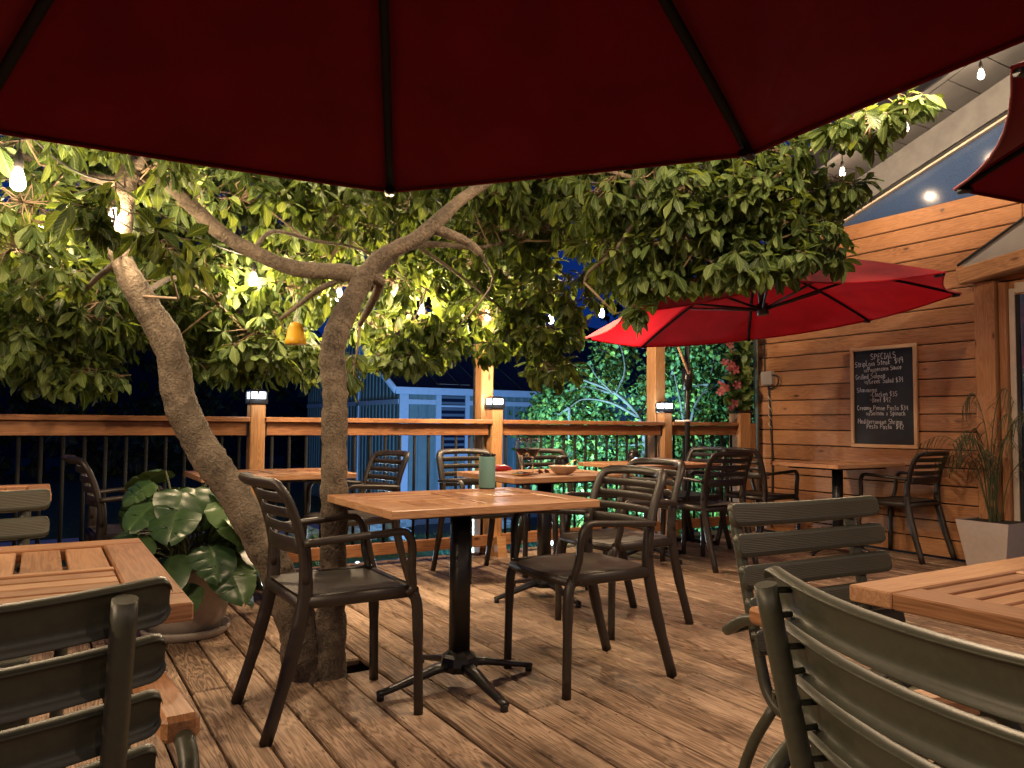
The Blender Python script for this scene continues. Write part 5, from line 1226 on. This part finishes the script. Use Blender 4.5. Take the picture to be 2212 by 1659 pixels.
for k in range(16):
    a = rs3.uniform(0, 2 * PI); reach = rs3.uniform(.15, .42); hgt = rs3.uniform(.45, .98)
    P0 = np.array([rs3.uniform(-.05, .05), rs3.uniform(-.05, .05), 0]); dv = np.array([math.cos(a), math.sin(a), 0])
    if dv[0] > .3: dv[0] *= .3
    path = smooth_path([P0, P0 + dv * reach * .25 + [0, 0, hgt * .7], P0 + dv * reach * .7 + [0, 0, hgt], P0 + dv * reach * 1.15 + [0, 0, hgt * .88]], 6)
    fr = MB(); fr.tube(path, [.004 * (1 - .8 * i / len(path)) + .0008 for i in range(len(path))], 4, caps=False)
    fr.uv = [(.5, .5)] * len(fr.v)
    for i in range(6, len(path) - 1):
        tg = np.asarray(path[i + 1]) - np.asarray(path[i]); tg = tg / np.linalg.norm(tg)
        for s in (-1, 1):
            side = np.cross(tg, [0, 0, 1]) * s; d_ = tg * .5 + side * .8 + np.array([0, 0, -rs3.uniform(.2, .8)]); Bm = frame_from(d_, np.array([0, 0, 1.0]) + tg * .2)
            V = bl.copy(); V[:, 2] -= .35 * V[:, 0] ** 2; V[:, 1] *= .040; V = V * rs3.uniform(.12, .20)
            n0 = len(fr.v); fr.add(np.asarray(path[i]) + V @ Bm.T, blF, True); fr.uv += blUV
    fr.build('frond', 'palm', pm)
# ---- flowering vine on the wide railing post
vb = thing('vine_pot', 'black box on the wide railing post from which the pink vine grows', 'pot', (5.93, 5.37, 1.16))
MB().box((-.11, -.08, 0), (.11, .08, .028), .004).build('tray', 'blackplastic', vb)
vi = thing('flowering_vine', 'climbing vine with pink trumpet flowers by the downpipe', 'vine', (5.93, 5.37, 1.185)); VO = np.array([5.93, 5.37, 1.185])
vst = MB(); vl = LeafBatch(); rs4 = np.random.default_rng(4); va, vF, vU = leaf_arrays('vine')
dV = proj(VO)[2]
for k, pts in enumerate([[(1600, 890), (1606, 840), (1596, 800), (1608, 760), (1600, 725)], [(1598, 890), (1588, 850), (1580, 800), (1590, 770)], [(1606, 890), (1612, 850), (1606, 810), (1612, 780), (1606, 740)], [(1595, 890), (1582, 870), (1576, 845)], [(1600, 888), (1602, 870), (1590, 858)]]):
    P = smooth_path([at(x_, y_, dV + rs4.uniform(-.06, .06)) - VO for x_, y_ in pts], 6); vst.tube(P, .004, 5)
    for q in P[2:]:
        for _ in range(4):
            d_ = rs4.normal(size=3) * .6 + np.array([0, 0, .1]); Bm = frame_from(d_, np.array([0, 0, 1.0]) - FW * .8 + rs4.normal(size=3) * .3)
            V = va.copy(); V[:, 2] += np.abs(V[:, 1]) * .3 - .2 * V[:, 0] ** 2; V = V * rs4.uniform(.07, .115); vl.add(np.asarray(q) + rs4.normal(size=3) * .014 + V @ Bm.T, vF, vU)
vst.build('stems', 'palm', vi); vl.build('foliage', 'vine', vi, 'stuff')
def flower():
    b = MB(); uv = []
    for k in range(5):
        a = 2 * PI * k / 5; ca, sa = math.cos(a), math.sin(a); V = []
        for t_, w_, z_ in ((.08, .06, -.25), (.35, .22, 0), (.7, .36, .08), (1.0, .22, .0)):
            for s in (-1, 0, 1):
                x_, y_ = t_, s * w_; V.append((x_ * ca - y_ * sa, x_ * sa + y_ * ca, z_ + .05 * s * s)); uv.append((.5 + .5 * s, t_))
        b.add(V, [(i * 3 + j, i * 3 + j + 3, i * 3 + j + 4, i * 3 + j + 1) for i in range(3) for j in range(2)], True)
    b.uv = uv; return b.mesh('flower', 'petal')
fme = flower()
for (x_, y_) in [(1577, 745), (1581, 757), (1567, 782), (1580, 788), (1588, 798), (1577, 796), (1556, 828), (1566, 838), (1556, 847), (1574, 866), (1580, 880), (1586, 872), (1592, 832)]:
    q = at(x_, y_, dV - .08 + rs4.uniform(-.04, .04)) - VO; o = link('flower', fme, vi)
    nrm = -FW + rs4.normal(size=3) * .55; Bm = frame_from(np.cross(nrm, [.1, .2, 1.0]), nrm); sz = rs4.uniform(.038, .052); mm = Matrix.Identity(4)
    for r_ in range(3):
        for c_ in range(3): mm[r_][c_] = Bm[r_, c_] * sz
        mm[r_][3] = q[r_]
    o.matrix_local = mm

# ================================================================== GARDEN BEYOND
def bush(label, cxy, lobes, nleaf, size, mat, trunk_pts, seed, name='lilac_tree', tm='lilacbark', kind='lil', cat='tree', group='lilac trees lit behind the railing', tk=.42):
    O = np.array([cxy[0], cxy[1], GZ]); t = thing(name, label, cat, tuple(O), 0, group); r = np.random.default_rng(seed)
    A_, F_, U_ = leaf_arrays(kind); lb = LeafBatch(); tw = MB()
    for pts in trunk_pts:
        S = smooth_path([np.array(p, float) for p in pts], 5); tw.tube([Vector(s[:3] - O) for s in S], [s[3] * tk for s in S], 8)
    cs = []
    tot = sum(l[3] * l[3] for l in lobes)
    sk = [np.array(p[:3]) for pts in trunk_pts for p in pts[1:]]
    for (x_, y_, z_, R_) in lobes:
        c = np.array([x_, y_, z_])
        if sk:
            nr = min(sk, key=lambda s_: ((s_ - c) ** 2).sum()); tw.tube([Vector(nr - O), Vector((nr + c) / 2 + r.normal(size=3) * .05 - O), Vector(c - O)], [.02, .014, .008], 5, caps=False)
        n = int(nleaf * R_ * R_ / tot / 6)
        for _ in range(n):
            q = r.normal(size=3); q /= np.linalg.norm(q); wp = c + q * R_ * r.uniform(.25, 1.08) ** .6
            if r.random() < .25: tw.tube([Vector(c + (wp - c) * .2 - O), Vector(wp - O)], [.004, .002], 4, caps=False)
            for k in range(6):
                d_ = q * .4 + r.normal(size=3) * .7 + np.array([0, 0, -.45]); Bm = frame_from(d_, q * .6 + np.array([0, 0, .6]) + r.normal(size=3) * .3)
                V = A_.copy(); V[:, 2] += np.abs(V[:, 1]) * .3 - .25 * V[:, 0] ** 2; V = V * size * r.uniform(.7, 1.25)
                lb.add(wp + r.normal(size=3) * .07 + V @ Bm.T - O, F_, U_)
    tw.build('trunk', tm, t); lb.build('crown', mat, t, 'stuff'); return t
def lob(lst): return [(*at(x_, y_, d), R_) for x_, y_, d, R_ in lst]
def trk(lst): return [[(*at(x_, y_, d), r_) for x_, y_, d, r_ in l] for l in lst]
bush('pale barked lilac tree lit green behind the railing, left of the umbrella pole', (5.9, 7.3), lob([(1240, 900, 9.4, .32), (1290, 840, 9.5, .36), (1330, 765, 9.7, .28), (1400, 850, 9.5, .24), (1300, 960, 9.3, .36), (1230, 1000, 9.2, .32), (1350, 1040, 9.2, .40), (1260, 1080, 9.1, .36), (1400, 950, 9.3, .35), (1190, 890, 9.6, .22), (1290, 1130, 9.0, .35), (1380, 1120, 9.0, .36), (1420, 1020, 9.2, .35)]), 9500, .056, 'lilac',
     trk([[(1360, 1260, 9.2, .09), (1375, 1050, 9.1, .075), (1392, 960, 9.1, .065), (1378, 900, 9.1, .055), (1330, 850, 9.1, .045), (1260, 820, 9.1, .03), (1220, 800, 9.2, .012)], [(1378, 900, 9.1, .05), (1320, 870, 9.05, .035), (1262, 862, 9.0, .02), (1230, 880, 9.0, .01)], [(1330, 850, 9.1, .04), (1350, 800, 9.2, .028), (1340, 740, 9.4, .014)], [(1325, 850, 9.05, .028), (1290, 815, 9.0, .018), (1270, 780, 9.1, .008)], [(1310, 845, 9.05, .02), (1265, 835, 8.95, .014), (1225, 845, 8.95, .007)]]), 21)
bush('lilac tree lit green right of the umbrella pole', (6.9, 6.9), lob([(1470, 760, 9.6, .34), (1490, 840, 9.4, .30), (1550, 770, 9.5, .28), (1540, 890, 9.3, .28), (1480, 930, 9.3, .35), (1500, 1000, 9.2, .4), (1560, 1000, 9.3, .36), (1590, 880, 9.6, .36), (1600, 780, 9.8, .34), (1490, 1090, 9.1, .36), (1560, 1090, 9.2, .36), (1640, 900, 10, .4), (1440, 800, 9.7, .26)]), 8500, .056, 'lilac',
     trk([[(1480, 1250, 9.3, .08), (1478, 1060, 9.2, .06), (1485, 960, 9.15, .05), (1500, 880, 9.1, .035), (1530, 830, 9.2, .022), (1545, 760, 9.3, .01)], [(1485, 960, 9.15, .04), (1470, 870, 9.15, .03), (1455, 800, 9.3, .015)], [(1520, 850, 9.15, .02), (1560, 820, 9.2, .014), (1590, 760, 9.3, .008)]]), 22)
bush('low leafy shrub against the shed wall left of the lilacs', (7.2, 10.2), lob([(1170, 930, 11.5, .42), (1200, 880, 11.6, .35), (1190, 1000, 11.4, .45), (1230, 960, 11.2, .4)]), 2400, .085, 'lilac', trk([[(1190, 1200, 11.4, .05), (1195, 1000, 11.4, .03), (1200, 900, 11.5, .015)]]), 23, 'garden_shrub', cat='shrub', group='shrubs by the shed')
# dark trees far behind, in shape only
DT = [((-14, 24), 3.6, 6.5, 'dark tree standing far left behind the railing'), ((-7, 30), 4.2, 8, 'dark tree far behind the leaning trunk'), ((0, 33), 4.4, 8.5, 'dark tall tree far behind between the two trunks'), ((8, 34), 4.5, 9, 'dark tree rising behind the shed roof at left'), ((16, 32), 4.5, 9, 'dark tree rising behind the shed roof in the middle'),
      ((24, 26), 4.4, 8.5, 'dark tree behind the lilac trees at right'), ((-21, 18), 3.8, 7, 'dark tree at the far left end of the lawn'), ((15, 13.5), 2.2, 4.6, 'dark leafy tree just behind the lit lilacs')]
for i, (c2, R_, h_, lb_) in enumerate(DT):
    r = np.random.default_rng(60 + i); lo = []
    for k in range(10):
        a = r.uniform(0, 2 * PI); rr = R_ * r.uniform(.1, .7); lo.append((c2[0] + rr * math.cos(a), c2[1] + rr * math.sin(a), GZ + h_ * r.uniform(.28, .95), R_ * r.uniform(.35, .6)))
    for k in range(6):
        a = r.uniform(0, 2 * PI); lo.append((c2[0] + R_ * .8 * math.cos(a), c2[1] + R_ * .8 * math.sin(a), GZ + r.uniform(.6, 1.8), R_ * .42))
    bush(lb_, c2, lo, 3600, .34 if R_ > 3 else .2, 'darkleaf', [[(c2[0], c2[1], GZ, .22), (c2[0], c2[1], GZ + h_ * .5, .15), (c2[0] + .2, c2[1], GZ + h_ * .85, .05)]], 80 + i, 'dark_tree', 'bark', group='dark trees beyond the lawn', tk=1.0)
# rocks round the pond
rr_ = np.random.default_rng(12)
spots = [(830, 1150, .26, 'biggest grey rock of the pond edge, seen below the middle table corner'), (800, 1160, .22, 'grey rock second in from the right trunk at the pond edge'), (856, 1138, .28, 'grey rock at the right end of the pond edge by the asphalt'), (770, 1165, .24, 'grey rock just right of the right trunk at the pond'), (745, 1150, .28, 'grey rock partly hidden by the right trunk at the pond'), (815, 1130, .24, 'grey rock at the back of the pond below the shed corner'), (870, 1166, .17, 'small low grey rock on the lawn beside the stake light'),
         (650, 1170, .24, 'grey rock between the two tree trunks beyond the railing'), (1085, 1140, .16, 'small pale rock just right of the middle railing post'), (1120, 1165, .14, 'small rock beside the tall thin green weed')]
for i, (x_, y_, s_, lb_) in enumerate(spots):
    p = atz(x_, y_, GZ); b = MB(); n, m_ = 12, 8; V = []
    for a in range(m_ + 1):
        for k in range(n):
            th = PI * a / m_; ph = 2 * PI * k / n; d_ = np.array([math.sin(th) * math.cos(ph), math.sin(th) * math.sin(ph), math.cos(th)])
            V.append(d_ * s_ * (1 + .2 * math.sin(3 * ph + i) * math.sin(th) + .14 * math.sin(5 * th + ph * 2 + i * 2)) * np.array([1.2, 1, .75]))
    b.add(V, [(a * n + k, a * n + (k + 1) % n, (a + 1) * n + (k + 1) % n, (a + 1) * n + k) for a in range(m_) for k in range(n)], False)
    tag(b.build('garden_rock', 'rock', None, (p[0], p[1], GZ + s_ * .35)), lb_, 'rock', 'rocks edging the pond')
# small garden plants by the railing
for i, (x_, y_, d_, hh_, lb_) in enumerate([(1000, 1170, 7.4, .45, 'small leafy sprig behind the railing right of the table column'), (1128, 1130, 7.2, .75, 'tall thin green weed behind the middle railing post'), (690, 1180, 8, .4, 'low reddish garden plant between the trunks'), (1180, 1190, 7.6, .3, 'small flowering plant below the railing in the gravel')]):
    p = at(x_, y_, d_); t = thing('garden_plant', lb_, 'plant', (p[0], p[1], GZ), 0, 'small plants behind the railing'); r = np.random.default_rng(i); s_ = MB(); lb2 = LeafBatch(); z1 = p[2] - GZ + hh_ * .4
    for k in range(3):
        e = np.array([r.uniform(-.08, .08), r.uniform(-.08, .08), z1 * r.uniform(.8, 1)]); s_.tube([(0, 0, 0), tuple(e * .5 + [.01, 0, 0]), tuple(e)], .004, 5)
        for u in np.linspace(.4, 1, 12):
            for _ in range(3):
                d3 = r.normal(size=3) + [0, 0, .3]; Bm = frame_from(d3, np.array([0, 0, 1.0])); V = va.copy() * r.uniform(.04, .08); lb2.add(e * u + V @ Bm.T, vF, vU)
    s_.build('stem', 'palm', t); lb2.build('foliage', 'vine', t, 'stuff')
# grass blades near the lit strip
gb = LeafBatch(); r = np.random.default_rng(2); ga, gF, gU = leaf_arrays('blade')
for _ in range(9000):
    p = np.array([r.uniform(-1, 9), r.uniform(7.0, 12.3), GZ])
    if ((p[0] - 3.7) / 2.0) ** 2 + ((p[1] - 9.6) / .95) ** 2 < 1: continue
    if 5.3 < p[0] and p[1] < 9.6: continue
    d3 = np.array([r.normal() * .35, r.normal() * .35, 1]); Bm = frame_from(d3, r.normal(size=3)); V = ga.copy(); V[:, 1] *= .07; V[:, 2] -= .3 * V[:, 0] ** 2; gb.add(p + (V * r.uniform(.04, .09)) @ Bm.T, gF, gU)
o = gb.build('grass', 'lilac'); tag(o, 'short green lawn grass beyond the deck', 'grass', kind='stuff')

# ---- garden lamps: small stake lights in view, floodlights at the foot of the deck
def stake(label, x_, y_, d_, pw):
    p = at(x_, y_, d_); t = thing('garden_light', label, 'garden light', (p[0], p[1], GZ), 0, 'small stake lights in the garden'); h = p[2] - GZ
    MB().tube([(0, 0, 0), (0, 0, h - .03)], .008, 6).build('stake', 'blackmetal', t); MB().lathe([(.01, h - .03), (.028, h - .02), (.03, h + .015), (.01, h + .03)], 14).build('head', 'gled', t)
    MB().lathe([(.034, h + .02), (.034, h + .026), (.004, h + .04)], 14).build('cap', 'blackmetal', t)
    lamp('stake_glow', (0, 0, h + .08), pw, (.75, .9, 1), .03, t)
stake('small stake light on the lawn left of the table column', 891, 1168, 9.5, 45)
stake('small stake light in the gravel right of the table column', 1191, 1171, 8.3, 60)
stake('small stake light seen low between the trunk and a chair', 772, 1222, 7.2, 25)
def flood(label, p, target, power, color, size=.9, blend=.6):
    t = thing('garden_floodlight', label, 'floodlight', tuple(p), 0, 'floodlights at the foot of the deck')
    d = (Vector(target) - Vector(p)).normalized(); q = d.to_track_quat('-Z', 'Y')
    hd = MB().box((-.08, -.06, -.004), (.08, .06, .05), .008).build('housing', 'blackmetal', t); hd.rotation_euler = q.to_euler()
    ln = MB().box((-.07, -.05, -.010), (.07, .05, -.005)).build('lens', 'gled', t); ln.rotation_euler = q.to_euler()
    MB().tube([(0, 0, -.02), (0, 0, GZ - p[2])], .012, 6).build('spike', 'blackmetal', t)
    lamp('flood_beam', tuple(d * .03), power, color, .05, t, 'SPOT', q.to_euler(), spot_size=size, spot_blend=blend)
flood('floodlight hidden below the deck edge aimed at the left lilac', (2.3, 6.5, -.5), (5.75, 7.3, .75), 4400, (.37, .80, 1.0), 1.0)
flood('floodlight hidden below the deck edge aimed at the right lilac', (4.1, 6.05, -.45), (6.6, 6.9, .8), 1700, (.37, .80, 1.0), 1.15)
flood('blue floodlight on the lawn aimed at the shed', (5.0, 8.6, -.75), (8.4, 14.6, .5), 1350, (.14, .43, 1.0), 1.45)
flood('added teal floodlight below the deck edge washing over the lawn', (2.4, 6.0, -.5), (5.6, 10.2, -.9), 420, (.35, .9, .95), 1.3)  # extra lamp added to brighten the lawn seen under the rail
